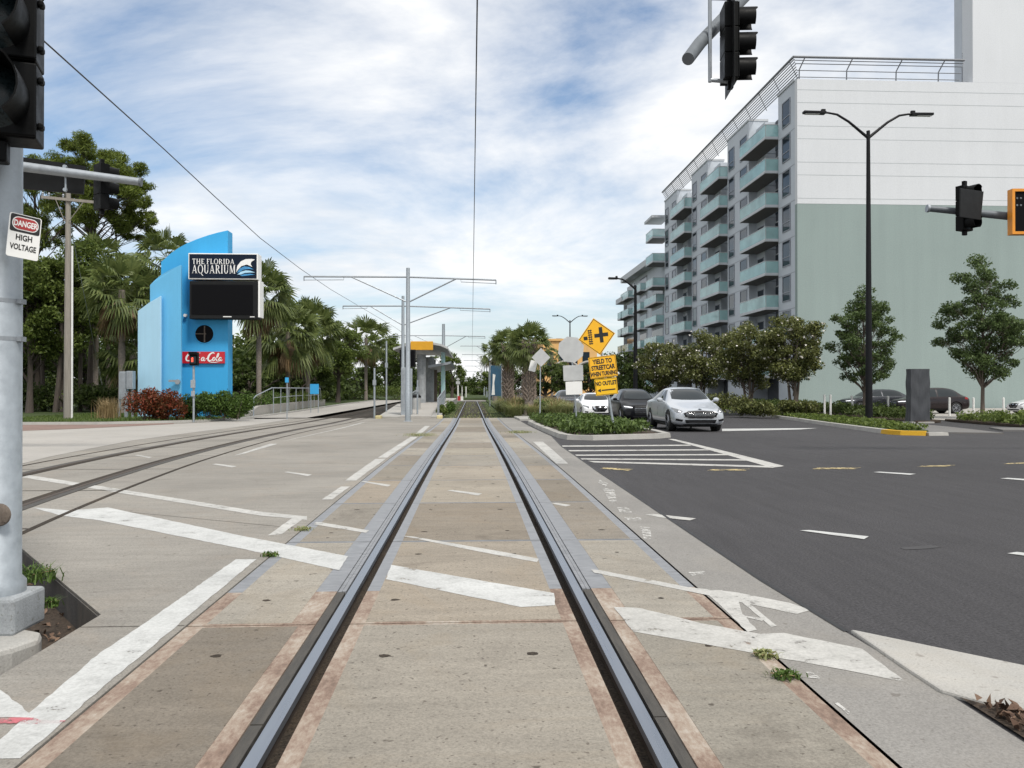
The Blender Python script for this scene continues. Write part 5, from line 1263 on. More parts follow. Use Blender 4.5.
blab = ['leftmost white bollard in front of the green wall', 'white bollard second from the left, close beside the leftmost one', 'leaning white bollard in front of the dark wagon', 'white bollard between the dark wagon and the wrapped box', 'white bollard in front of the red tailed dark car', 'white bollard left of the tallest young oak trunk', 'rightmost white bollard, right of the tallest young oak trunk']
for (px, y0, y1, tl), lab in zip(((824.5, 395, 407, 0), (830.5, 395, 407, 0), (853.5, 396, 408, 6), (888, 396.5, 411, 0), (949.5, 398, 415, 0), (973.5, 398, 413, 0), (1003.5, 398, 415.5, 0)), blab):
    Y = 47.5; c0, c1 = AY(px, y1, Y), AY(px, y0, Y); g0 = zg(Y) + .1
    t = thing('bollard', lab, 'bollard', (c0.x, Y, g0), 0, 'white bollards along the car park')
    mb = MB(); h = c1.z - g0; o = -math.tan(R(tl)) * h; mb.tube([(0, 0, -.1), (o, 0, h)], .065, 10); mb.lathe([(.0, h + .03), (.05, h + .02), (.065, h - .001)], (o, 0, 0), 'z', 10); mb.build('post', M['white_pvc'], t, smooth=True)
# ------------------------------------------------------------------ apartment building
XF = AY(797.5, 300, 66.8).x; BY0 = 66.8
def bz(py, px=797.5, Y=BY0): return AY(px, py, Y).z
PAR = bz(79); SPLIT = bz(203.5); FL = 3.05
ab = thing('apartment_building', 'long apartment block with glass balconies and a blank white and green end wall', 'building', (XF, BY0, -.3))
mb = MB(); mb.box(XF, XF + 64, BY0, BY0 + .5, -.4, SPLIT); mb.build('green_end_wall', M['bgreen'], ab, world=True)
mb = MB(); mb.box(XF, XF + 64, BY0 - .012, BY0 + .5, SPLIT, PAR); mb.build('white_end_wall', M['bwhite'], ab, world=True)
mb = MB()
for k in range(9):
    for d in (0, -1.08):
        z = PAR - .9 - k * FL + d
        if SPLIT < z < PAR: mb.box(XF + .01, XF + 64, BY0 - (.019 if z > SPLIT else .007), BY0 - (.0135 if z > SPLIT else .0015), z - .022, z + .022)
mb.mi = 0; mb.build('wall_seam', pmat('wall_seam', (.40, .43, .44), .1, 2, .8), ab, world=True)
LEN = 52.0
# core and piers; bays of balconies between the piers
bays = [(71.0, 78.0), (84.6, 91.8), (98.6, 105.8)]
piers = [(BY0 + .5, 71.0), (78.0, 84.6), (91.8, 98.6), (105.8, 112.6)]
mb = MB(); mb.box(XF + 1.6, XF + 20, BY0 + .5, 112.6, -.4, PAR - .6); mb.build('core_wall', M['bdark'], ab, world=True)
mb = MB(); mb.box(XF + 20, XF + 64, BY0 + .5, 112.6, -.4, PAR - .8); mb.build('rear_block', M['bgrey'], ab, world=True)
for i, (y0, y1) in enumerate(piers):
    mb = MB(); mb.box(XF + (.0 if i == 0 else -.25), XF + 1.6, y0, y1, -.4, PAR + (0.0 if i == 0 else .15)); mb.build('pier', M['bgrey'], ab, world=True)
    mb = MB(); mb.box(XF - .33 if i else XF - .1, XF + 1.7, y0 - .05, y1 + .05, PAR + (.153 if i else .003), PAR + (.36 if i else .15)); mb.build('coping', M['slabc'], ab, world=True)
    xw = XF - (.25 if i else 0)
    mb = MB()
    for k in range(1, 9): mb.box(xw - .012, xw - .002, y0 + .01, y1 - .01, PAR - .9 - k * FL - .05, PAR - .9 - k * FL)
    mb.build('string_course', M['frame'], ab, world=True)
    spots = ([(y0 + .9, y0 + 2.7)] if i == 0 else [(y0 + .5, y0 + 2.5), (y1 - 2.3, y1 - .5)])
    for k in range(8):
        zt = PAR - 1.0 - k * FL; zb_ = zt - 2.25
        for ya, yb_ in spots:
            mb = MB()
            for a in ((ya, ya + .08, zb_, zt), (yb_ - .08, yb_, zb_, zt), (ya + .08, yb_ - .08, zt - .08, zt), (ya + .08, yb_ - .08, zb_, zb_ + .08), (ya + .08, yb_ - .08, zb_ + .75, zb_ + .81)): mb.box(xw - .07, xw - .001, *a)
            f = mb.build('window', M['frame'], ab, world=True); mb = MB(); mb.box(xw - .03, xw - .003, ya + .081, yb_ - .081, zb_ + .081, zt - .081); mb.build('pane', M['bglass'], f, world=True)
def balcony(x, y0, y1, z, d, par=None):
    """slab with a soffit and a glass balustrade on three sides"""
    mb = MB(); mb.box(x - d, x + .6, y0, y1, z, z + .24); b = mb.build('balcony', M['slabc'], par or ab, world=True)
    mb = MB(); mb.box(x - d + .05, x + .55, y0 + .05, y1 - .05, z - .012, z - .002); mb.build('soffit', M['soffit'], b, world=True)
    mb = MB(); mb.box(x - d + .02, x - d + .05, y0 + .02, y1 - .02, z + .242, z + 1.28); mb.box(x - d + .051, x + .5, y0 + .02, y0 + .05, z + .242, z + 1.28); mb.box(x - d + .051, x + .5, y1 - .05, y1 - .02, z + .242, z + 1.28); mb.build('glass_balustrade', M['railglass'], b, world=True)
    mb = MB(); mb.box(x - d, x - d + .07, y0, y1, z + 1.283, z + 1.33); mb.box(x - d + .071, x + .5, y0, y0 + .06, z + 1.283, z + 1.33)
    for j in range(5): y = y0 + (y1 - y0 - .06) * j / 4; mb.box(x - d + .052, x - d + .09, y, y + .04, z + .242, z + 1.282)
    mb.build('rail', M['alu'], b, world=True)
    return b
for bi, (y0, y1) in enumerate(bays):
    for k in range(8):
        zt = PAR - 1.0 - k * FL
        # doors at the back of the bay
        mb = MB()
        ym = (y0 + y1) / 2
        for a in ((y0 + .15, y0 + .25), (ym - .05, ym + .05), (y1 - .25, y1 - .15)): mb.box(XF + 1.5, XF + 1.598, a[0], a[1], zt - 2.4, zt - .2)
        mb.box(XF + 1.5, XF + 1.598, y0 + .15, y1 - .15, zt - .198, zt - .1)
        f = mb.build('window', M['slabc'], ab, world=True); mb = MB(); mb.box(XF + 1.55, XF + 1.595, y0 + .251, ym - .051, zt - 2.4, zt - .2); mb.box(XF + 1.55, XF + 1.595, ym + .051, y1 - .251, zt - 2.4, zt - .2); mb.build('pane', M['bglass'], f, world=True)
        mb = MB(); mb.box(XF + .55, XF + 1.598, y1 - 2.2, y1, zt - .1 - FL + .5, zt + .35); mb.build('wall_panel', M['bgrey'], ab, world=True)
        f2 = MB(); f2.box(XF + .49, XF + .548, y1 - 1.9, y1 - .3, zt - 2.1, zt - .3); fo = f2.build('window', M['frame'], ab, world=True)
        f2 = MB(); f2.box(XF + .475, XF + .489, y1 - 1.82, y1 - .38, zt - 2.02, zt - .38); f2.build('pane', M['bglass'], fo, world=True)
        if k < 8: balcony(XF, y0 + .05, y1 - .05, zt - 2.78, 1.2)
# roof rail: leaning posts with wires along two sides
mb = MB(); zt_ = AY(798, 57, BY0).z - .2
def rr_(y): return [(XF + .3, y, PAR), (XF - .5, y, zt_)]
for y in np.arange(BY0 + .4, 113, 3.7): mb.tube(rr_(y), .03, 6)
for k in range(9):
    f_ = k / 8; x = XF + .2 - .7 * f_; z = PAR + .25 + (zt_ - PAR - .25) * f_
    mb.tube([(x, BY0 + x - XF, z), (x, 113, z)], .045 if k < 8 else .11, 6)
for k in range(7):
    f_ = k / 6; y = BY0 + .2 - .7 * f_; z = PAR + .25 + (zt_ - PAR - .25) * f_
    if k in (0, 2, 4, 5, 6): mb.tube([(XF + y - BY0, y, z), (XF + 14.2, y, z)], .035 if k < 6 else .10, 6)
for x in (XF + .3, XF + 4.4, XF + 8.7, XF + 12.4): mb.tube([(x, BY0 + .3, PAR), (x, BY0 + .25, PAR + .9), (x + .3, BY0 - .2, PAR + 1.75), (x + .5, BY0 - .5, zt_)], .05, 6)
mb.build('roof_railing', M['trellis'], ab, world=True)
# stair tower on the roof
a = AY(968.5, 77, BY0 + .6); 
mb = MB(); mb.box(a.x, XF + 64, BY0 - .004, BY0 + 2.6, PAR + .01, PAR + 9); mb.build('roof_tower', M['bwhite'], ab, world=True)
a2 = AY(951, 77, BY0 + 2.6); mb = MB(); mb.box(a2.x + .3, a.x - .002, BY0 + 1.5, BY0 + 2.58, PAR - .8, PAR + 8.4); lv = mb.build('louvred_plant_room', M['bgrey'], ab, world=True)
mb = MB()
for i in range(14): mb.box(a2.x + .32, a2.x + .8, BY0 + 1.43, BY0 + 1.498, PAR + .15 + i * .22, PAR + .27 + i * .22)
mb.build('louvre', M['frame'], lv, world=True)
mb = MB(); mb.box(a2.x + .85, a.x - .05, BY0 + 1.44, BY0 + 1.498, PAR - .1, PAR + 1.9); mb.build('door', M['frame'], lv, world=True)
# far lower wing with its overhanging roof
WX = XF; WY0, WY1 = 112.65, 142.0
WR = AY(664, 261, WY0 + 5).z
wg = thing('apartment_wing', 'lower far wing of balconies under a broad overhanging flat roof', 'building', (WX, WY0, -.3))
mb = MB(); mb.box(WX + .6, WX + 22, WY0, WY1, -.4, WR); mb.build('wall', M['bgrey'], wg, world=True)
mb = MB(); mb.prism([(WX - .9, WY0 + 5, WR + .003), (WX + 22, WY0 + 5, WR + .003), (WX + 22, WY1 + 1, WR + .003), (WX - .9, WY1 + 1, WR + .003)], (0, 0, 1.0)); mb.build('roof', M['slabc'], wg, world=True, bevel=.05)
mb = MB(); mb.prism([(WX - .7, WY1 + 1.1, WR - 3.2), (WX + 20, WY1 + 1.1, WR - 3.2), (WX + 20, WY1 + 7, WR - 3.2), (WX - .7, WY1 + 7, WR - 3.2)], (0, 0, .9)); mb.build('lower_roof', M['slabc'], wg, world=True, bevel=.05)
mb = MB(); mb.box(WX + .6, WX + 20, WY1 + .01, WY1 + 6, -.4, WR - 3.21); mb.build('end_block', M['bgrey'], wg, world=True)
for k in range(7):
    z = WR - 3.2 - k * FL
    if z < 1: break
    for y0, y1 in ((WY0 + 4, WY0 + 12), (WY0 + 15, WY0 + 21), (WY0 + 25, WY0 + 32)):
        if k == 0 and y0 < WY0 + 10: continue
        balcony(WX + .6, y0, y1, z, 1.2, wg)
        mb = MB(); mb.box(WX + .54, WX + .598, y0 + .3, y1 - .3, z + .25, z + 2.6); f = mb.build('window', M['frame'], wg, world=True); mb = MB(); mb.box(WX + .52, WX + .538, y0 + .4, y1 - .4, z + .3, z + 2.5); mb.build('pane', M['bglass'], f, world=True)
    if k > 0:
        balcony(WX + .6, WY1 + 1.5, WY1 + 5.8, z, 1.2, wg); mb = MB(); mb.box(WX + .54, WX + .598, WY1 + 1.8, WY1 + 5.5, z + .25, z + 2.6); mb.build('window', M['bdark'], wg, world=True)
# two balconies and a small canopy that project at the junction
for py in (240, 264, 288):
    P = AY(656, py, 114.5); balcony(WX, 113.0, 117.5, P.z, 1.9, wg)
P = AY(656, 219, 114); mb = MB(); mb.box(WX - 2.0, WX + .55, 113.0, 118.0, P.z, P.z + .35); mb.build('canopy', M['slabc'], wg, world=True)

# ------------------------------------------------------------------ orange building far off
OY = 190.0
ob = thing('orange_building', 'far orange building with pale arched roof lines beyond the signs', 'building', (AY(585, 380, OY).x, OY, -.3))
a, b = AY(543, 400, OY), AY(597, 341, OY)
mb = MB(); mb.box(a.x, b.x, OY, OY + 30, -.4, b.z); mb.build('wall', M['orangeb'], ob, world=True)
mb = MB(); mb.box(a.x - .4, b.x + .4, OY - .4, OY + 30.4, b.z + .003, b.z + .5); mb.build('cornice', M['orangeb'], ob, world=True)
c = AY(560.5, 341, OY); mb = MB(); mb.box(c.x - .7, c.x + .7, OY + 3, OY + 5, b.z + .51, AY(560, 337.5, OY).z); mb.build('roof_unit', M['frame'], ob, world=True)
for i, px in enumerate((566, 590)):
    mb = MB(); p0 = AY(px, 372, OY - .3); r_ = 14 * OY / F
    pts = [(p0.x + r_ * math.cos(R(q)), OY - .35, p0.z + r_ * .75 * math.sin(R(q))) for q in range(0, 181, 15)]
    mb.tube(pts, .35, 6); mb.build('arch', M['pale'], ob, world=True)
for px in (550, 562, 574, 586):
    mb = MB(); p0, p1 = AY(px - 3.5, 372, OY), AY(px + 3.5, 352, OY); mb.box(p0.x, p1.x, OY - .08, OY - .003, p0.z, p1.z); mb.build('window', M['bglass'], ob, world=True)
# ------------------------------------------------------------------ cars
def car(label, loc, rz, P, paint, group=None, name='parked_car'):
    """lofted body facing -Y with its front bumper at y = 0; P holds the profile"""
    L, Wd, H = P['L'], P['W'] / 2, P['H']; hz, cy, cz = P['hood'], P['cowl'], P['cowlz']; rf, rr_, be = P['roof_f'], P['roof_r'], P['belt']; re_, dz = P['rear_glass'], P['deck']
    gc = P.get('clear', .20); rw_ = P.get('roofw', .64)
    t = thing(name, label, 'car', loc, rz, group)
    S = []  # y, zbottom, half width, belt z, hood/roof z, half width of the top, cabin?
    S.append((0.0, .33, .60 * Wd / .92, .56, hz - .16, .42))
    S.append((.05, .24, .76 * Wd / .92, .60, hz - .10, .54))
    S.append((.18, gc, .865 * Wd / .92, .64, hz - .035, .62))
    S.append((.42, gc - .01, .90 * Wd / .92, .70, hz, .66))
    S.append((.85, gc - .02, Wd * .99, (hz + be) / 2 - .05, hz + (cz - hz) * .5, .68))
    S.append((cy - .05, gc - .02, Wd, be - .04, cz - .015, .70))
    S.append((cy + .04, gc - .02, Wd, be - .03, cz + .02, .69))
    S.append((cy + (rf - cy) * .5, gc - .02, Wd, be - .01, cz + (H - cz) * .60, .655))
    S.append((rf, gc - .02, Wd, be, H - .03, rw_))
    S.append((rf + (rr_ - rf) * .5, gc - .02, Wd, be + .01, H, rw_))
    S.append((rr_, gc - .02, Wd, be + .03, H - .03, rw_ - .01))
    S.append((rr_ + (re_ - rr_) * .55, gc - .01, Wd * .99, be + .04, dz + (H - dz) * .50, rw_ + .01))
    S.append((re_, gc, Wd * .98, min(be + .05, dz - .03), dz + .02, .62))
    S.append((max(re_ + .1, L - .16), gc + .04, Wd * .95, min(be, dz - .06), dz - .01, .62))
    S.append((L - .04, gc + .10, Wd * .88, min(be, dz) - .14, dz - .08, .58))
    S.append((L, gc + .18, Wd * .72, min(be, dz) - .2, dz - .16, .50))
    V, Fc = [], []
    K_ = 10
    for y, zb, w, bz_, tz, tw_ in S:
        top_low = tz - bz_ < .12
        tw_ = min(tw_, w * .86)
        half = [(0, zb), (w * .78, zb), (w * .96, zb + .07), (w, zb + (bz_ - zb) * .42), (w * .985, zb + (bz_ - zb) * .78), (w * (.955), bz_), (w * .955 + (tw_ - w * .955) * .12, bz_ + (tz - bz_) * .10), (tw_, tz - (.02 if top_low else .075)), (tw_ * .72, tz - .012), (0, tz)]
        ring = half + [(-x, z) for x, z in reversed(half[1:-1])]
        V.append([(x, y, z) for x, z in ring])
    n = len(V[0]); vs = [p for r in V for p in r]
    for i in range(len(S) - 1):
        for j in range(n): q = (j + 1) % n; Fc.append((i * n + j, i * n + q, (i + 1) * n + q, (i + 1) * n + j))
    Fc.append(tuple(range(n))); Fc.append(tuple((len(S) - 1) * n + j for j in reversed(range(n))))
    me = bpy.data.meshes.new('body'); me.from_pydata(vs, [], Fc)
    bm = bmesh.new(); bm.from_mesh(me); bmesh.ops.recalc_face_normals(bm, faces=bm.faces); bm.to_mesh(me); bm.free()
    tmp = bpy.data.objects.new('tmp', me); col.objects.link(tmp)
    ss = tmp.modifiers.new('s', 'SUBSURF'); ss.levels = 2; ss.render_levels = 2
    wr = P.get('wheel', .335); wy = (P['wf'], P['wr'])
    cm = MB()
    for y in wy:
        for s_ in (-1, 1): cm.lathe([(0, -.3), (wr + .055, -.3), (wr + .055, .3), (0, .3)], (s_ * (Wd + .06), y, wr), 'x', 28)
    cut = cm.build('cut', paint); cut.hide_render = True
    bo = tmp.modifiers.new('b', 'BOOLEAN'); bo.object = cut; bo.operation = 'DIFFERENCE'; bo.solver = 'EXACT'
    dg = bpy.context.evaluated_depsgraph_get(); dg.update()
    me2 = bpy.data.meshes.new_from_object(tmp.evaluated_get(dg)); 
    bpy.data.objects.remove(tmp); bpy.data.objects.remove(cut)
    me2.materials.clear(); me2.materials.append(paint); me2.name = 'body'
    body = link('body', me2, t, smooth=True)
    bvh = BVHTree.FromPolygons([v.co.copy() for v in me2.vertices], [list(p.vertices) for p in me2.polygons])
    def decal(name, outline, axis, mat, off=.006, par=None, rings=7, sub=4):
        """panel that hugs the bodywork: outline in (x,z) seen from the front or (y,z) from a side"""
        pts = []
        for i in range(len(outline)):
            a, b = outline[i], outline[(i + 1) % len(outline)]
            for k in range(sub): pts.append((a[0] + (b[0] - a[0]) * k / sub, a[1] + (b[1] - a[1]) * k / sub))
        c = (sum(p[0] for p in pts) / len(pts), sum(p[1] for p in pts) / len(pts)); mb = MB(); ok = True
        def proj(p):
            if axis == 'f': o, d = Vector((p[0], -1, p[1])), Vector((0, 1, 0))
            elif axis == 'b': o, d = Vector((p[0], L + 1, p[1])), Vector((0, -1, 0))
            elif axis == 'l': o, d = Vector((-2, p[0], p[1])), Vector((1, 0, 0))
            else: o, d = Vector((2, p[0], p[1])), Vector((-1, 0, 0))
            h = bvh.ray_cast(o, d); 
            return (h[0] - d * off) if h[0] else None
        m_ = len(pts)
        for r in range(rings + 1):
            f = 1 - r / rings
            for p in pts:
                q = proj((c[0] + (p[0] - c[0]) * f, c[1] + (p[1] - c[1]) * f)); mb.v.append(q if q else Vector((0, L / 2, .6)))
                if q is None: ok = False
        for r in range(rings):
            for i in range(m_): j = (i + 1) % m_; mb.f.append([r * m_ + i, r * m_ + j, (r + 1) * m_ + j, (r + 1) * m_ + i]); mb.m.append(0)
        return mb.build(name, mat, par or t, smooth=True)
    def mir(o): return [(-x, z) for x, z in o]
    # glass
    wz0, wz1 = cz + .05, H - .085
    wt = rw_ - .05; wb = .655 * Wd / .92 + .0
    decal('windscreen', [(-wb, wz0 + .03), (-wb * .5, wz0 + .005), (0, wz0), (wb * .5, wz0 + .005), (wb, wz0 + .03), (wt, wz1 - .01), (wt * .5, wz1 + .01), (0, wz1 + .015), (-wt * .5, wz1 + .01), (-wt, wz1 - .01)], 'f', M['cargl'], .012, rings=10, sub=6)
    sb0 = be + .045; bpz = rf + (rr_ - rf) * P.get('bp', .38)
    for ax in ('l', 'r'):
        decal('side_window', [(cy + .42, sb0), (bpz - .04, sb0 + .02), (bpz - .04, H - .12), (rf + .10, H - .12)], ax, M['cargl'])
        decal('side_window', [(bpz + .05, sb0 + .02), (P['sw_end'], sb0 + .04), (P['sw_end2'], H - .15), (rr_ - .1, H - .12), (bpz + .05, H - .12)], ax, M['cargl'])
        x_ = -1 if ax == 'l' else 1
        decal('door_handle', [(bpz - .30, be - .10), (bpz - .12, be - .10), (bpz - .12, be - .075), (bpz - .30, be - .075)], ax, paint, .03)
        for dy in (cy + .25, bpz, P['sw_end'] - .12): decal('door_gap', [(dy, .36), (dy + .014, .36), (dy + .014, be - .01), (dy, be - .01)], ax, M['grille'], .003, rings=1)
        decal('sill', [(P['wf'] + wr + .12, gc + .045), (P['wr'] - wr - .12, gc + .045), (P['wr'] - wr - .12, gc + .10), (P['wf'] + wr + .12, gc + .10)], ax, M['grille'], .004, rings=1)
        decal('tail_lamp', P['taill'], ax, M['red_lens'], .006, rings=3)
        mm = MB(); mx = x_ * (Wd + .10); mm.lathe([(0, -.085), (.055, -.075), (.085, -.03), (.085, .03), (.06, .05), (0, .055)], (0, 0, 0), 'y', 14)
        for v in mm.v: v[:] = (v.x * 1.25 + mx, v.y + cy + .42, v.z * .85 + be + .10)
        mm.tube([(x_ * (Wd - .08), cy + .45, be + .03), (mx - x_ * .05, cy + .43, be + .06)], .025, 6); mm.build('wing_mirror', P.get('mirror', paint), t, smooth=True)
    if P.get('rearw'): decal('rear_window', P['rearw'], 'b', M['cargl'])
    # front
    for nm, ol, mt, of in P['front']:
        decal(nm, ol, 'f', M[mt], of, rings=4)
    for nm, ol, mt, of in P['pairs']:
        decal(nm, ol, 'f', M[mt], of, rings=4); decal(nm, mir(ol), 'f', M[mt], of, rings=4)
    # wheels
    for y in wy:
        for s_ in (-1, 1):
            wx = s_ * (Wd - .115)
            mb = MB(); mb.lathe([(wr - .11, -.105), (wr - .02, -.105), (wr, -.075), (wr, .075), (wr - .02, .105), (wr - .11, .105)], (wx, y, wr), 'x', 28); w_ = mb.build('wheel', M['tyre'], t, smooth=True)
            mb = MB(); xo = wx + s_ * .085
            mb.lathe([(wr - .115, -.02), (wr - .105, .02 * s_ * 1), (wr - .135, .018 * s_), (wr - .14, -.05)], (xo, y, wr), 'x', 28); mb.lathe([(0, .012 * s_), (.055, .010 * s_), (.06, -.03)], (xo, y, wr), 'x', 14)
            for k in range(10):
                a = 2 * math.pi * k / 10 + .1 * (k % 2); b_ = a + .07
                p = [(xo + s_ * .008, y + r * math.cos(q), wr + r * math.sin(q)) for r, q in ((.05, a - .22), (wr - .12, a - .09), (wr - .12, a + .09), (.05, a + .22))]
                mb.prism(p, (-s_ * .03, 0, 0))
            mb.build('rim', M['rim'], w_, smooth=True)
            mb = MB(); mb.lathe([(0, 0), (wr + .05, 0)], (s_ * (Wd - .24), y, wr), 'x', 20); mb.build('wheel_well', M['black'], t)
    mb = MB(); mb.box(-Wd * .8, Wd * .8, .5, L - .5, gc - .05, gc + .06); mb.build('underbody', M['black'], t)
    return t
SED = dict(L=4.87, W=1.85, H=1.475, hood=.80, cowl=1.22, cowlz=.98, roof_f=2.05, roof_r=3.1, belt=.93, rear_glass=4.2, deck=1.08, wf=.94, wr=3.79, sw_end=3.75, sw_end2=3.45, taill=[(4.55, .82), (4.80, .80), (4.80, .98), (4.6, 1.0)])
sedan = dict(SED,
    front=[('grille', [(-.44, .69), (0, .715), (.44, .69), (.63, .61), (.56, .48), (.40, .43), (-.40, .43), (-.56, .48), (-.63, .61)], 'chrome', .010), ('grille', [(-.425, .672), (0, .697), (.425, .672), (.60, .605), (.535, .495), (.39, .452), (-.39, .452), (-.535, .495), (-.60, .605)], 'grille', .018),
           ('grille_bar', [(-.50, .615), (.50, .615), (.50, .607), (-.50, .607)], 'chrome', .024), ('grille_bar', [(-.51, .575), (.51, .575), (.51, .567), (-.51, .567)], 'chrome', .024), ('grille_bar', [(-.48, .53), (.48, .53), (.48, .522), (-.48, .522)], 'chrome', .024),
           ('lower_intake', [(-.55, .40), (.55, .40), (.50, .285), (-.50, .285)], 'grille', .012), ('intake_bar', [(-.40, .325), (.40, .325), (.40, .315), (-.40, .315)], 'chrome', .02), ('chin', [(-.78, .262), (.78, .262), (.74, .215), (-.74, .215)], 'grille', .01),
           ('badge', [(-.075, .735), (0, .757), (.075, .735), (0, .713)], 'navy', .012)],
    pairs=[('headlight', [(.60, .675), (.70, .735), (.855, .79), (.865, .70), (.80, .63), (.68, .615)], 'headl', .012), ('light_lens', [(.65, .665), (.71, .69), (.73, .655), (.67, .64)], 'drl', .018),
           ('fog_lamp', [(.60, .40), (.82, .44), (.84, .37), (.64, .34)], 'grille', .012), ('hood_crease', [(.30, .765), (.33, .765), (.40, .70), (.37, .70)], 'paint_silver', .004)])
lx = G(697, 431.5)
car('silver four door car with a wide dark grille, first in the queue at the line', (lx.x, lx.y - .5, zg(lx.y)), R(0), sedan, M['paint_silver'], 'cars queuing on the road').scale = (1.05, 1.05, 1.11)
suv = dict(SED, L=4.66, W=1.90, H=1.66, hood=.96, cowl=1.15, cowlz=1.10, roof_f=1.95, roof_r=3.6, belt=1.04, rear_glass=4.35, deck=1.2, wf=.9, wr=3.72, wheel=.37, clear=.24, sw_end=3.9, sw_end2=3.75, taill=[(4.3, .95), (4.55, .93), (4.55, 1.08), (4.35, 1.1)], bp=.33,
    front=[('grille', [(-.36, .86), (.36, .86), (.46, .66), (.38, .44), (-.38, .44), (-.46, .66)], 'grille', .012), ('grille_bar', [(-.40, .74), (.40, .74), (.40, .727), (-.40, .727)], 'chrome', .018), ('grille_bar', [(-.42, .66), (.42, .66), (.42, .648), (-.42, .648)], 'chrome', .018), ('grille_bar', [(-.40, .57), (.40, .57), (.40, .557), (-.40, .557)], 'chrome', .018),
           ('lower_intake', [(-.50, .38), (.50, .38), (.46, .30), (-.46, .30)], 'grille', .012)],
    pairs=[('headlight', [(.50, .80), (.83, .86), (.86, .80), (.80, .73), (.56, .72)], 'headl', .012), ('light_strip', [(.50, .785), (.80, .83), (.81, .80), (.52, .755)], 'drl', .02), ('fog_lamp', [(.58, .56), (.80, .58), (.80, .40), (.62, .42)], 'grille', .012)])
lx = G(645, 424.5)
car('black high riding car, second in the queue behind the silver one', (lx.x, lx.y + .3, zg(lx.y)), 0, suv, M['paint_black'], 'cars queuing on the road')
vcar = dict(SED, L=4.9, W=1.86, H=1.45, hood=.82,
    front=[('grille', [(-.44, .74), (.44, .74), (.40, .55), (.26, .42), (-.26, .42), (-.40, .55)], 'grille', .012), ('v_trim', [(-.44, .74), (-.34, .74), (-.16, .53), (0, .49), (0, .43), (-.22, .45)], 'chrome', .02), ('v_trim', [(.44, .74), (.34, .74), (.16, .53), (0, .49), (0, .43), (.22, .45)], 'chrome', .0205), ('badge', [(-.08, .67), (0, .72), (.08, .67), (0, .62)], 'chrome', .022),
           ('lower_intake', [(-.55, .36), (.55, .36), (.5, .29), (-.5, .29)], 'grille', .012)],
    pairs=[('headlight', [(.56, .70), (.84, .79), (.86, .72), (.70, .66), (.60, .60)], 'headl', .012), ('fog_lamp', [(.62, .44), (.80, .46), (.80, .40), (.66, .38)], 'grille', .012)])
lx = G(598, 414)
car('white four door car with a black v shaped grille, third in the queue', (AY(600, 400, 43.5).x, 43.5, zg(44)), 0, vcar, M['paint_white'], 'cars queuing on the road')
car('dark grey car at the back of the queue, half hidden by sign plates', (AY(572, 400, 55).x, 55, zg(55)), 0, dict(suv, H=1.6), M['paint_grey'], 'cars queuing on the road')
# cars in the car park behind the verge, broadside to the road
def PXr(px, py, Y): return AY(px, py, Y)
wag = dict(suv, L=4.75, H=1.62, rearw=[(-.52, 1.2), (.52, 1.2), (.46, 1.5), (-.46, 1.5)])
a = AY(842, 410, 56.0); car('dark grey wagon parked sideways behind the lamp post', (a.x, 56.0, zg(56) + .04), R(-90), wag, M['paint_grey'], 'cars in the car park')
a = AY(963, 412, 52.5); car('dark maroon high car parked sideways right of the wrapped box', (a.x - 4.75, 52.5, zg(56) + .04), R(-90), dict(wag, H=1.72), M['paint_maroon'], 'cars in the car park')
a = AY(1013, 416, 49.0); car('white car parked at the right edge, only its nose in the picture', (a.x, 49.0, zg(50) + .04), R(-90), vcar, M['paint_white'], 'cars in the car park')
# ------------------------------------------------------------------ palms
def pxp(px, py, Y): return AY(px, py, Y)
def place_palm(label, px, pytop, Y, rpx, tr=.17, seed=0, boots=False, nf=46, dead=14, squash=1.0, group='sabal palms'):
    c = AY(px, pytop, Y); g_ = zg(Y) + .05
    return palm('palm_tree', label, (c.x, Y, g_), c.z - g_, rpx * Y / F, tr, group, nf, dead, boots, seed, squash)
place_palm('tall palm just right of the sign tower, its crown behind the dark screen', 259, 292, 54, 38, .17, 1, nf=74, dead=44)
place_palm('palm with a drooping crown left of centre, right of the tallest palm', 288, 332, 64, 38, .18, 2, nf=76, dead=50)
place_palm('broad palm directly behind the blue sign on two white legs', 308, 328, 73, 36, .2, 3, nf=72, dead=40)
place_palm('palm crown showing above the left shoulder of the sign tower', 166, 258, 56, 36, .18, 4)
place_palm('shaggy palm left of the pale blue wall with brown hanging fronds', 122, 290, 52, 42, .2, 5, nf=58, dead=30)
place_palm('palm between the wooden utility pole and the guy wire', 96, 262, 58, 34, .18, 7)
place_palm('low palm right behind the guy wire foot', 133, 352, 54, 36, .2, 17, nf=46, dead=12)
place_palm('dark palm at the right end of the left tree row, behind the thin mast', 366, 338, 116, 28, .22, 8, nf=44, dead=16)
place_palm('stout booted palm with a thick patterned trunk on the right island', 529, 343, 48.5, 24, .27, 9, True, 90, 8, .95)
place_palm('slimmer palm half behind the stout booted palm on the right island', 508, 346, 54, 21, .24, 10, True, 74, 8)
place_palm('tiny far palm in front of the orange building', 552, 355, 160, 10, .25, 12, nf=26, dead=6)
place_palm('far palm behind the island palms, left of them', 495, 352, 88, 17, .25, 13, nf=36, dead=10)
place_palm('second tiny far palm under the octagon sign', 563, 368, 150, 9, .25, 14, nf=24, dead=5)
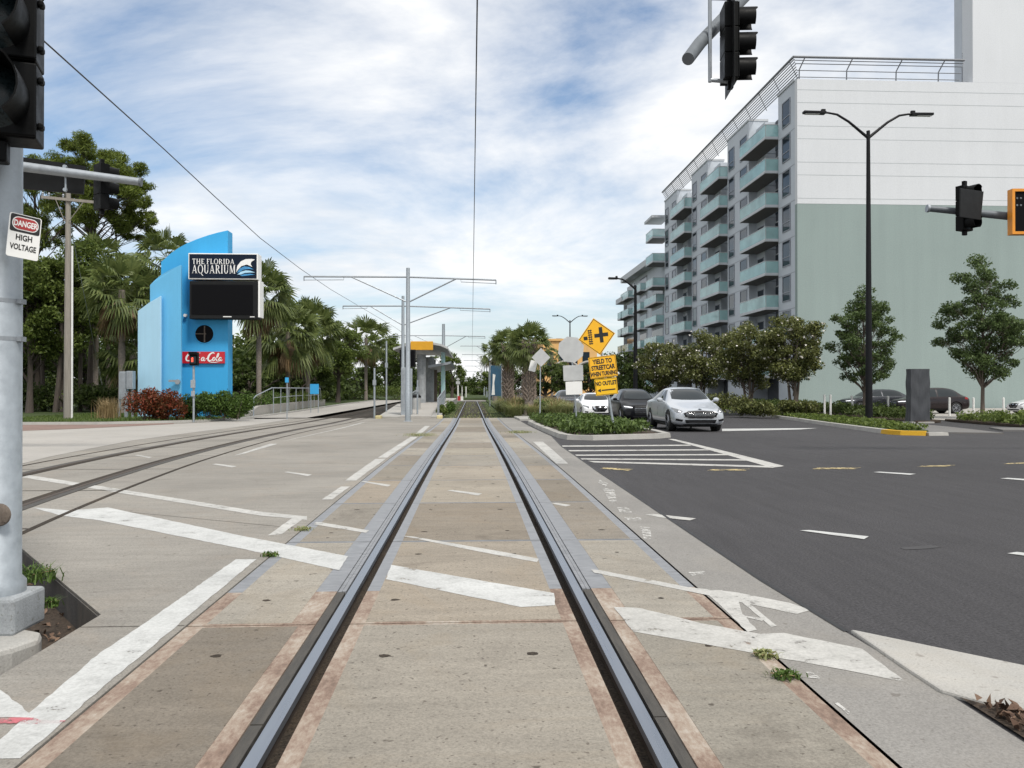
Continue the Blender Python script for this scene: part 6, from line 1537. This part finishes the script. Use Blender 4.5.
# ------------------------------------------------------------------ trees on the left
def btree(label, px, ytop, ycb, Y, rpx, lm, nclump=16, nleaf=3000, ls=.30, tr=.2, bark='bark_dark', group='trees on the left', **k):
    c = AY(px, ytop, Y); g_ = zg(Y) + .05; H = c.z - g_; cb = AY(px, ycb, Y).z - g_
    return tree(k.pop('name', 'tree'), label, 'tree', (c.x, Y, g_), H, cb, (rpx * Y / F, rpx * Y / F * .9), nclump, nleaf, ls, M[lm], M[bark], tr, group, **k)
pk = dict(clr=(.17, .27), aspect=.15, sq=.7, name='pine_tree')
btree('tall pine whose rounded crown rises above the left mast arm', 90, 136, 236, 62, 68, 'pine', 56, 30000, .40, .24, lean=(.4, 0), **pk)
btree('pine behind the signal pole with a narrower crown', 38, 150, 262, 66, 44, 'pine', 30, 14000, .40, .22, **pk)
btree('short pine with sparse side branches reaching right of the mast arm', 118, 196, 246, 64, 46, 'pine', 18, 6000, .36, .14, **pk)
btree('pine at the left picture edge, behind the thick pole', -20, 165, 330, 60, 55, 'pine', 20, 5000, .36, .24, **pk)
wk = dict(clr=(.26, .46), aspect=.5)
btree('dark broadleaf tree right behind the wooden utility pole', 62, 232, 360, 56, 44, 'wood_leaf', 28, 14000, .26, .2, **wk)
btree('dark broadleaf tree between the thick pole and the utility pole', 30, 245, 375, 54, 40, 'wood_leaf', 28, 14000, .26, .2, **wk)
btree('yellowish broadleaf tree in front of the dark woodland, right of the guy wire top', 108, 250, 330, 60, 34, 'wood_leaf', 16, 4600, .28, .18, **wk)
btree('dark tree in the woodland behind the low palm', 140, 262, 390, 64, 36, 'dark_leaf', 16, 4600, .30, .2, **wk)
btree('dark tree deepest in the woodland behind the pine trunks', 85, 280, 398, 68, 60, 'dark_leaf', 20, 6500, .34, .22, **wk)
btree('dark tree deep in the woodland behind the thick pole', 20, 280, 398, 68, 60, 'dark_leaf', 20, 6500, .34, .22, **wk)
btree('dark tree at the far left of the woodland, beyond the picture edge', -45, 270, 398, 62, 60, 'dark_leaf', 18, 5000, .34, .22, **wk)
for px, Y, lab in ((55, 55, 'bare dark trunk left of the wooden utility pole'), (80, 57, 'bare dark trunk right of the wooden utility pole'), (44, 58, 'thin bare trunk nearest the thick galvanised pole'), (93, 60, 'bare reddish trunk beside the guy wire')):
    b0 = AY(px, 400, Y); t = thing('bare_trunk', lab, 'tree', (b0.x, Y, zg(Y)), 0, 'trunks in the woodland')
    mb = MB(); hgt = 7.5 + random.random() * 2; limb(mb, (0, 0, 0), (random.uniform(-.4, .4), 0, hgt), .17, .08, .03, 8, 6); mb.build('trunk', M['bark_dark'], t, smooth=True)
    mb = MB()
    for k in range(5): limb(mb, (0, 0, hgt * (.5 + .1 * k)), (random.uniform(-1.4, 1.4), random.uniform(-1, 1), hgt * (.55 + .1 * k) + .4), .04, .012, .1, 5, 4)
    mb.build('limb', M['bark_dark'], t)
# row along the footway to the right of the palms
btree('rounded green tree left of the tall slim mast', 338, 322, 378, 93, 32, 'wood_leaf', 24, 9000, .32, .25, **wk)
btree('rounded green tree behind the display board', 385, 334, 382, 142, 27, 'wood_leaf', 22, 7000, .46, .25, **wk)
btree('dark green tree behind the two drooping palms', 300, 352, 392, 92, 40, 'dark_leaf', 20, 5200, .34, .25, **wk)
btree('dark green tree behind the tallest palm and the screen', 250, 360, 396, 78, 36, 'dark_leaf', 18, 4200, .34, .25, **wk)
btree('low dark tree behind the green row, by the handrail end', 355, 358, 397, 122, 34, 'dark_leaf', 18, 6000, .42, .25, **wk)
btree('dark low tree behind the shelter', 405, 352, 397, 168, 28, 'dark_leaf', 18, 6000, .55, .25, **wk)
btree('green tree just right of the shelter, beside the track', 452, 350, 394, 126, 15, 'wood_leaf', 16, 3000, .36, .25, group='trees far down the line', **wk)
btree('green tree rising right behind the shelter roof', 440, 346, 394, 132, 15, 'wood_leaf', 14, 2600, .36, .25, group='trees far down the line', **wk)
btree('dark far tree at the vanishing point, left of the track', 463, 374, 397, 160, 14, 'dark_leaf', 12, 1500, .5, .3, group='trees far down the line', **wk)
btree('dark far tree at the vanishing point, across the track', 476, 378, 399, 190, 18, 'dark_leaf', 12, 1500, .6, .3, group='trees far down the line', **wk)
btree('far tree right of the track behind the banner', 490, 366, 394, 130, 15, 'wood_leaf', 12, 1600, .45, .3, group='trees far down the line', **wk)
btree('far dark tree behind the trunks of the island palms', 512, 368, 398, 120, 22, 'dark_leaf', 14, 2200, .42, .3, group='trees far down the line', **wk)
for px, yt, Y, r_, lab in ((545, 362, 92, 24, 'dark rounded tree behind the small diamond sign'), (566, 366, 100, 20, 'dark rounded tree behind the back of the queue'), (590, 362, 108, 20, 'dark rounded tree behind the white car'), (618, 352, 96, 20, 'dark tree behind the leaning yellow sign'), (640, 342, 84, 24, 'dark tree left of the flowering row, beside the single lamp')):
    btree(lab, px, yt, 396, Y, r_, 'dark_leaf', 16, 3000, .36, .25, group='trees behind the queue', **wk)
# flowering trees in front of the apartment block
fk = dict(clr=(.26, .44), aspect=.55, multi=3, name='flowering_tree', flowers=240)
for px, yt, ycb, Y, r_, lab in ((662, 338, 388, 66, 27, 'flowering glossy tree at the far left end of its row'), (700, 328, 388, 58, 34, 'flowering glossy tree above the roof of the silver car'), (748, 322, 388, 52, 37, 'broad flowering glossy tree in the middle of its row'), (793, 310, 386, 48, 34, 'flowering glossy tree at the near right end of its row, beside the oak')):
    btree(lab, px, yt, ycb, Y, r_, 'magn', 34, 16000, .165, .09, 'bark', 'flowering trees before the apartment block', **fk)
# young oaks
okk = dict(clr=(.13, .27), aspect=.55, name='oak_tree')
btree('young oak behind the tall black lamp post', 864, 289, 384, 47, 43, 'oak', 62, 15000, .145, .10, 'bark', 'young oaks before the green wall', shape=lambda u: 1.05 - .55 * u, gapk=.95, **okk)
btree('tallest young oak with a layered crown at the right', 982, 255, 381, 43, 50, 'oak', 74, 20000, .145, .10, 'bark', 'young oaks before the green wall', shape=lambda u: 1.1 - .65 * u, gapk=.98, **okk)

# the wood that closes the view far off
Q = []
for i in range(150):
    if i < 90: x, y, h = random.uniform(-95, -17), random.uniform(92, 112), random.uniform(5, 9.5)
    else: x, y, h = random.uniform(-70, 45), random.uniform(225, 280), random.uniform(5, 9.5)
    if y > 200 and abs(x + 2) < 10: h *= .75
    for k in range(3): Q.append(leafquads(cloud((x + random.uniform(-2, 2), y, h * (.2 + .28 * k)), (3.4 - .5 * k, 2.5, h * .26), 150, .3), .75, .42, .4))
tag(quads_mesh('far_wood', np.concatenate(Q), M['dark_leaf']), 'dark wood closing the view behind the nearer trees', 'wood', kind='stuff')

# ------------------------------------------------------------------ shrubs, grasses, ground cover
for px, py, rp, hp, lab in ((137, 421, 23, 33, 'red leaved shrub at the left, largest of the red pair'), (161, 421, 20, 30, 'red leaved shrub at the right of the red pair, before the blue wall')):
    g_ = G(px, py, .1); k = g_.y / F; shrub('red_shrub', lab, (g_.x, g_.y + .8, g_.z), (rp * k, rp * k * .8), hp * k, 3600, .14, M['shrub_red'], 'red shrubs at the tower foot')
for i, (px, rp, hp) in enumerate(((189, 15, 24), (203, 17, 29), (219, 17, 28), (233, 14, 25))):
    g_ = G(px, 420, .1); k = g_.y / F
    shrub('green_shrub', ['bright green shrub touching the red ones at the tower foot', 'bright green shrub behind the walk signal post', 'bright green shrub under the right corner of the tower', 'bright green shrub at the start of the handrail'][i], (g_.x, g_.y + .8, g_.z), (rp * k, rp * k * .8), hp * k, 3000, .14, M['shrub_green'], 'green shrubs at the tower foot')
for i, y in enumerate((51, 54.5, 58.5, 63, 68, 74)):
    x = np.interp(y, [46, 58, 73], [-13.6, -13.9, -14.6]); 
    shrub('hedge_shrub', ['first', 'second', 'third', 'fourth', 'fifth', 'last'][i] + ' green hedge shrub along the handrail, counted from the tower', (x, y, zg(y) + .35), (1.5, 1.5), 1.15, 900, .16, M['shrub_green' if i < 3 else 'wood_leaf'], 'hedge shrubs behind the handrail')
for i, px in enumerate((30, 62, 92, 118, 345, 372, 395)):
    Y = 57 if i < 4 else 118; c = AY(px, 395, Y); shrub('undergrowth_shrub', ['dark undergrowth bush behind the thick galvanised pole', 'dark undergrowth bush behind the wooden utility pole', 'dark undergrowth bush behind the guy wire', 'dark undergrowth bush behind the utility cabinets', 'low bush beyond the end of the handrail', 'low bush behind the slim grey posts', 'low bush behind the tall grey control cabinet'][i], (c.x, Y, zg(Y)), (3.0, 2), 2.2, 1500, .26, M['dark_leaf' if i < 4 else 'wood_leaf'], 'undergrowth bushes')
g_ = G(108, 419, .1); t = thing('dry_grass', 'straw coloured grass clump at the foot of the guy wire', 'grass clump', g_)
C = np.stack([rng.normal(0, .22, 420), rng.normal(0, .18, 420), np.zeros(420)], 1); quads_mesh('blades', blades(C, 1.1, .012, .5), M['drygrass'], t)
# lawn blades
C = np.stack([rng.uniform(-24, -13, 16000), rng.uniform(38.8, 56, 16000), np.zeros(16000)], 1); C = C[(C[:, 1] > 38.6 + (C[:, 0] + 17) * .6)]
for p in C: p[2] = zg(p[1]) + .10
tag(quads_mesh('lawn_grass', blades(C, .11, .012, .6), M['lawnblade']), 'short mown grass of the lawn by the tower', 'grass', kind='stuff')
# fountain grasses on the right island
gl = []
for i in range(34):
    y = 47.2 + (i // 4) * 2.1 + rng.uniform(-.5, .5); x = 2.5 + (i % 4) * 1.15 + rng.uniform(-.4, .4) + (.0 if i < 24 else 0)
    if i % 4 == 3 and y < 51: y += 3
    gl.append((x, y))
Q = []
proto = None
for i, (x, y) in enumerate(gl):
    s_ = rng.uniform(.8, 1.2)
    if proto is None:
        t = thing('fountain_grass', 'arching clump of ornamental grass on the palm island', 'grass clump', (x, y, zg(y) + .05), 0, 'fountain grasses on the palm island')
        C = np.stack([rng.normal(0, .16, 520), rng.normal(0, .16, 520), np.zeros(520)], 1); quads_mesh('blades', blades(C, 1.0, .014, 1.15), M['ograss'], t)
        C = np.stack([rng.normal(0, .1, 60), rng.normal(0, .1, 60), np.zeros(60)], 1); quads_mesh('plumes', blades(C, 1.15, .02, .6), M['drygrass'], t); proto = t
    else: t = copy_tree(proto); t.location = (x, y, zg(y) + .05); t.rotation_euler = (0, 0, rng.uniform(0, 6.28))
    t.scale = (s_, s_, s_ * .9)
# green plants mixed into the palm island
for i, (x, y) in enumerate(((4.3, 49.0), (5.4, 51.5), (3.6, 51.0), (2.9, 49.2), (4.9, 54), (-1.75, 49.5), (-1.6, 56), (-1.7, 64))):
    shrub('low_shrub', ['low green shrub at the front of the palm island', 'low green shrub at the street side of the palm island', 'low green shrub around the stout palm trunk', 'low green shrub at the track side of the palm island', 'low green shrub behind the small diamond sign post', 'small green shrub at the foot of the ramp by the track', 'small green shrub halfway along the platform edge', 'small green shrub farther along the platform edge'][i], (x, y, zg(y)), (.8, .7) if i < 5 else (.45, .9), 1.0 if i < 5 else .7, 900, .15, M['shrub_green' if i % 2 == 0 else 'wood_leaf'], 'low shrubs by the track')
# plants in the island with the yellow sign
IP = [(random.uniform(2.95, 5.9), random.uniform(23.4, 40)) for _ in range(260)]
IP = [p for p in IP if p[1] > 23.6 + max(0, p[0] - 3.2) * .42]
Q = []
for x, y in IP:
    if x > 5.0 and y < 25.5: continue
    n = 34; C = cloud((x, y, zg(y) + .30), (.30, .30, .2), n, .2); Q.append(leafquads(C, .20, .07, .6))
tag(quads_mesh('ground_cover', np.concatenate(Q), M['cover']), 'bright green leafy plants filling the island under the yellow sign', 'ground cover', kind='stuff')
def cover(label, poly, n, h, ls, lm, dens=26):
    xs = [p[0] for p in poly]; ys_ = [p[1] for p in poly]; Q = []; k = 0
    def inside(x, y):
        c = False
        for i in range(len(poly)):
            (x1, y1), (x2, y2) = poly[i], poly[i - 1]
            if (y1 > y) != (y2 > y) and x < (x2 - x1) * (y - y1) / (y2 - y1) + x1: c = not c
        return c
    while k < n:
        x, y = random.uniform(min(xs), max(xs)), random.uniform(min(ys_), max(ys_))
        if not inside(x, y): continue
        k += 1; hh = h * random.uniform(.6, 1.25); Q.append(leafquads(cloud((x, y, zg(y) + .12 + hh * .5), (.38, .38, hh * .6), dens, .2), ls, ls * .45, .6))
    return tag(quads_mesh('ground_cover', np.concatenate(Q), M[lm]), label, 'ground cover', kind='stuff')
cover('low ground cover along the verge behind the pale kerb', [(14.6, 26.6), (15.2, 26.8), (17.2, 32), (19, 40), (20.2, 52), (21.2, 72), (19.6, 72), (19.0, 60), (18.2, 50), (17.2, 41), (16.0, 34.2), (15.0, 29)], 620, .18, .16, 'wood_leaf', 22)
cover('dark leafy planting under the flowering trees', [(21.3, 38), (22.5, 38.5), (25.8, 48), (26.8, 75), (23.4, 75), (22.5, 52)], 420, .55, .2, 'dark_leaf', 34)
cover('bed of green plants along the right sidewalk before the oaks', [(22.4, 31.1), (24, 29.7), (42, 28.1), (42, 35.6), (27, 39), (24, 39.5)], 900, .42, .18, 'wood_leaf', 30)
for i, (px, Y, r_, h_) in enumerate(((742, 46, 1.2, 1.2), (760, 45, 1.0, 1.0), (716, 50, 1.3, 1.3), (806, 45, 1.1, .9), (790, 45.5, .9, .9))):
    c = AY(px, 400, Y); shrub('low_shrub', ['dark rounded shrub under the broad flowering tree', 'second dark shrub right of the rounded one under the flowering row', 'dark shrub beside the nose of the silver car, far side', 'dark shrub under the near right flowering tree', 'small dark shrub between the two under the flowering row'][i], (c.x, Y, zg(Y) + .1), (r_, r_ * .8), h_, 1300, .18, M['magn'], 'shrubs under the flowering row')
# weeds in the joints, nearest the camera
def weed(label, px, py, r_, h_, n, lm='shrub_green'):
    g_ = G(px, py, .006); t = thing('weed', label, 'weed', g_, 0, 'weeds in the paving joints')
    C = np.stack([rng.normal(0, r_ * .5, n), rng.normal(0, r_ * .4, n), np.zeros(n)], 1); Qb = blades(C, h_, .004, 1.1)
    mb = MB()
    for k in range(6): a = k * 1.05; mb.tube([(0, 0, 0), (math.cos(a) * r_ * .5, math.sin(a) * r_ * .4, h_ * .5), (math.cos(a) * r_, math.sin(a) * r_ * .8, h_ * .6)], .0022, 4)
    mb.build('stem', M['drygrass'], t)
    q = leafquads(cloud((0, 0, h_ * .45), (r_, r_ * .7, h_ * .5), n, .1), .028, .012, .5); quads_mesh('leaves', np.concatenate([Qb, q]), M[lm], t)
weed('green weed in the joint right of the track, nearest the camera', 784, 678, .065, .042, 70)
weed('straggly brown green weed in the joint, just beyond the nearest weed', 765, 657, .06, .04, 60, 'ograss')
weed('green weed tuft on the thick white bar left of the track', 270, 556, .065, .04, 70)
weed('low weed in the left joint, above the thick white bar', 303, 530, .09, .035, 70, 'ograss')
weed('weed patch in the left joint near the platform', 420, 436, .5, .12, 240, 'ograss')
weed('flat brown weed patch right of the track before the planted island', 520, 433, .45, .10, 300, 'ograss')
weed('green weeds in the soil behind the pedestal, left edge', 31, 581, .16, .12, 160)
weed('tiny green weed beside the pedestal corner', 50, 607, .05, .07, 60)
# grass and debris between the far rails
C = np.stack([rng.uniform(-1.7, 1.9, 1500), 46.5 + 60 * rng.uniform(0, 1, 1500) ** 1.6, np.zeros(1500)], 1); C = C[np.abs(np.abs(C[:, 0] - XC) - .75) > .12]; C[:, 2] = -.3 - .12
tag(quads_mesh('track_grass', blades(C, .13, .02, .8), M['ograss']), 'thin grass growing through the ballast of the far track', 'grass', kind='stuff')
# dead leaves
C = np.stack([rng.uniform(2.135, 3.4, 3000), rng.uniform(2.2, 3.75, 3000), np.full(3000, .03)], 1); C = C[C[:, 1] < np.interp(C[:, 0], [NS[7].x, NS[6].x, NS[5].x, NS[4].x, NS[3].x], [NS[7].y, NS[6].y, NS[5].y, NS[4].y, NS[3].y]) - .03]; C[:, 2] += rng.uniform(0, .03, len(C)) - .012
tag(quads_mesh('leaf_litter', leafquads(C, .05, .026, 1.4), M['litter']), 'dry brown leaves heaped in the bed at the lower right corner', 'leaf litter', kind='stuff')
C = np.stack([rng.uniform(-3.6, -2.25, 420), rng.uniform(4.6, 7.2, 420), np.full(420, -.185)], 1); C = C[C[:, 1] < 7.0 + (C[:, 0] + 3.8) * -1.3]
tag(quads_mesh('leaf_litter', leafquads(C, .05, .028, 1.2), M['litter']), 'scattered dry leaves on the soil behind the pedestal', 'leaf litter', kind='stuff')
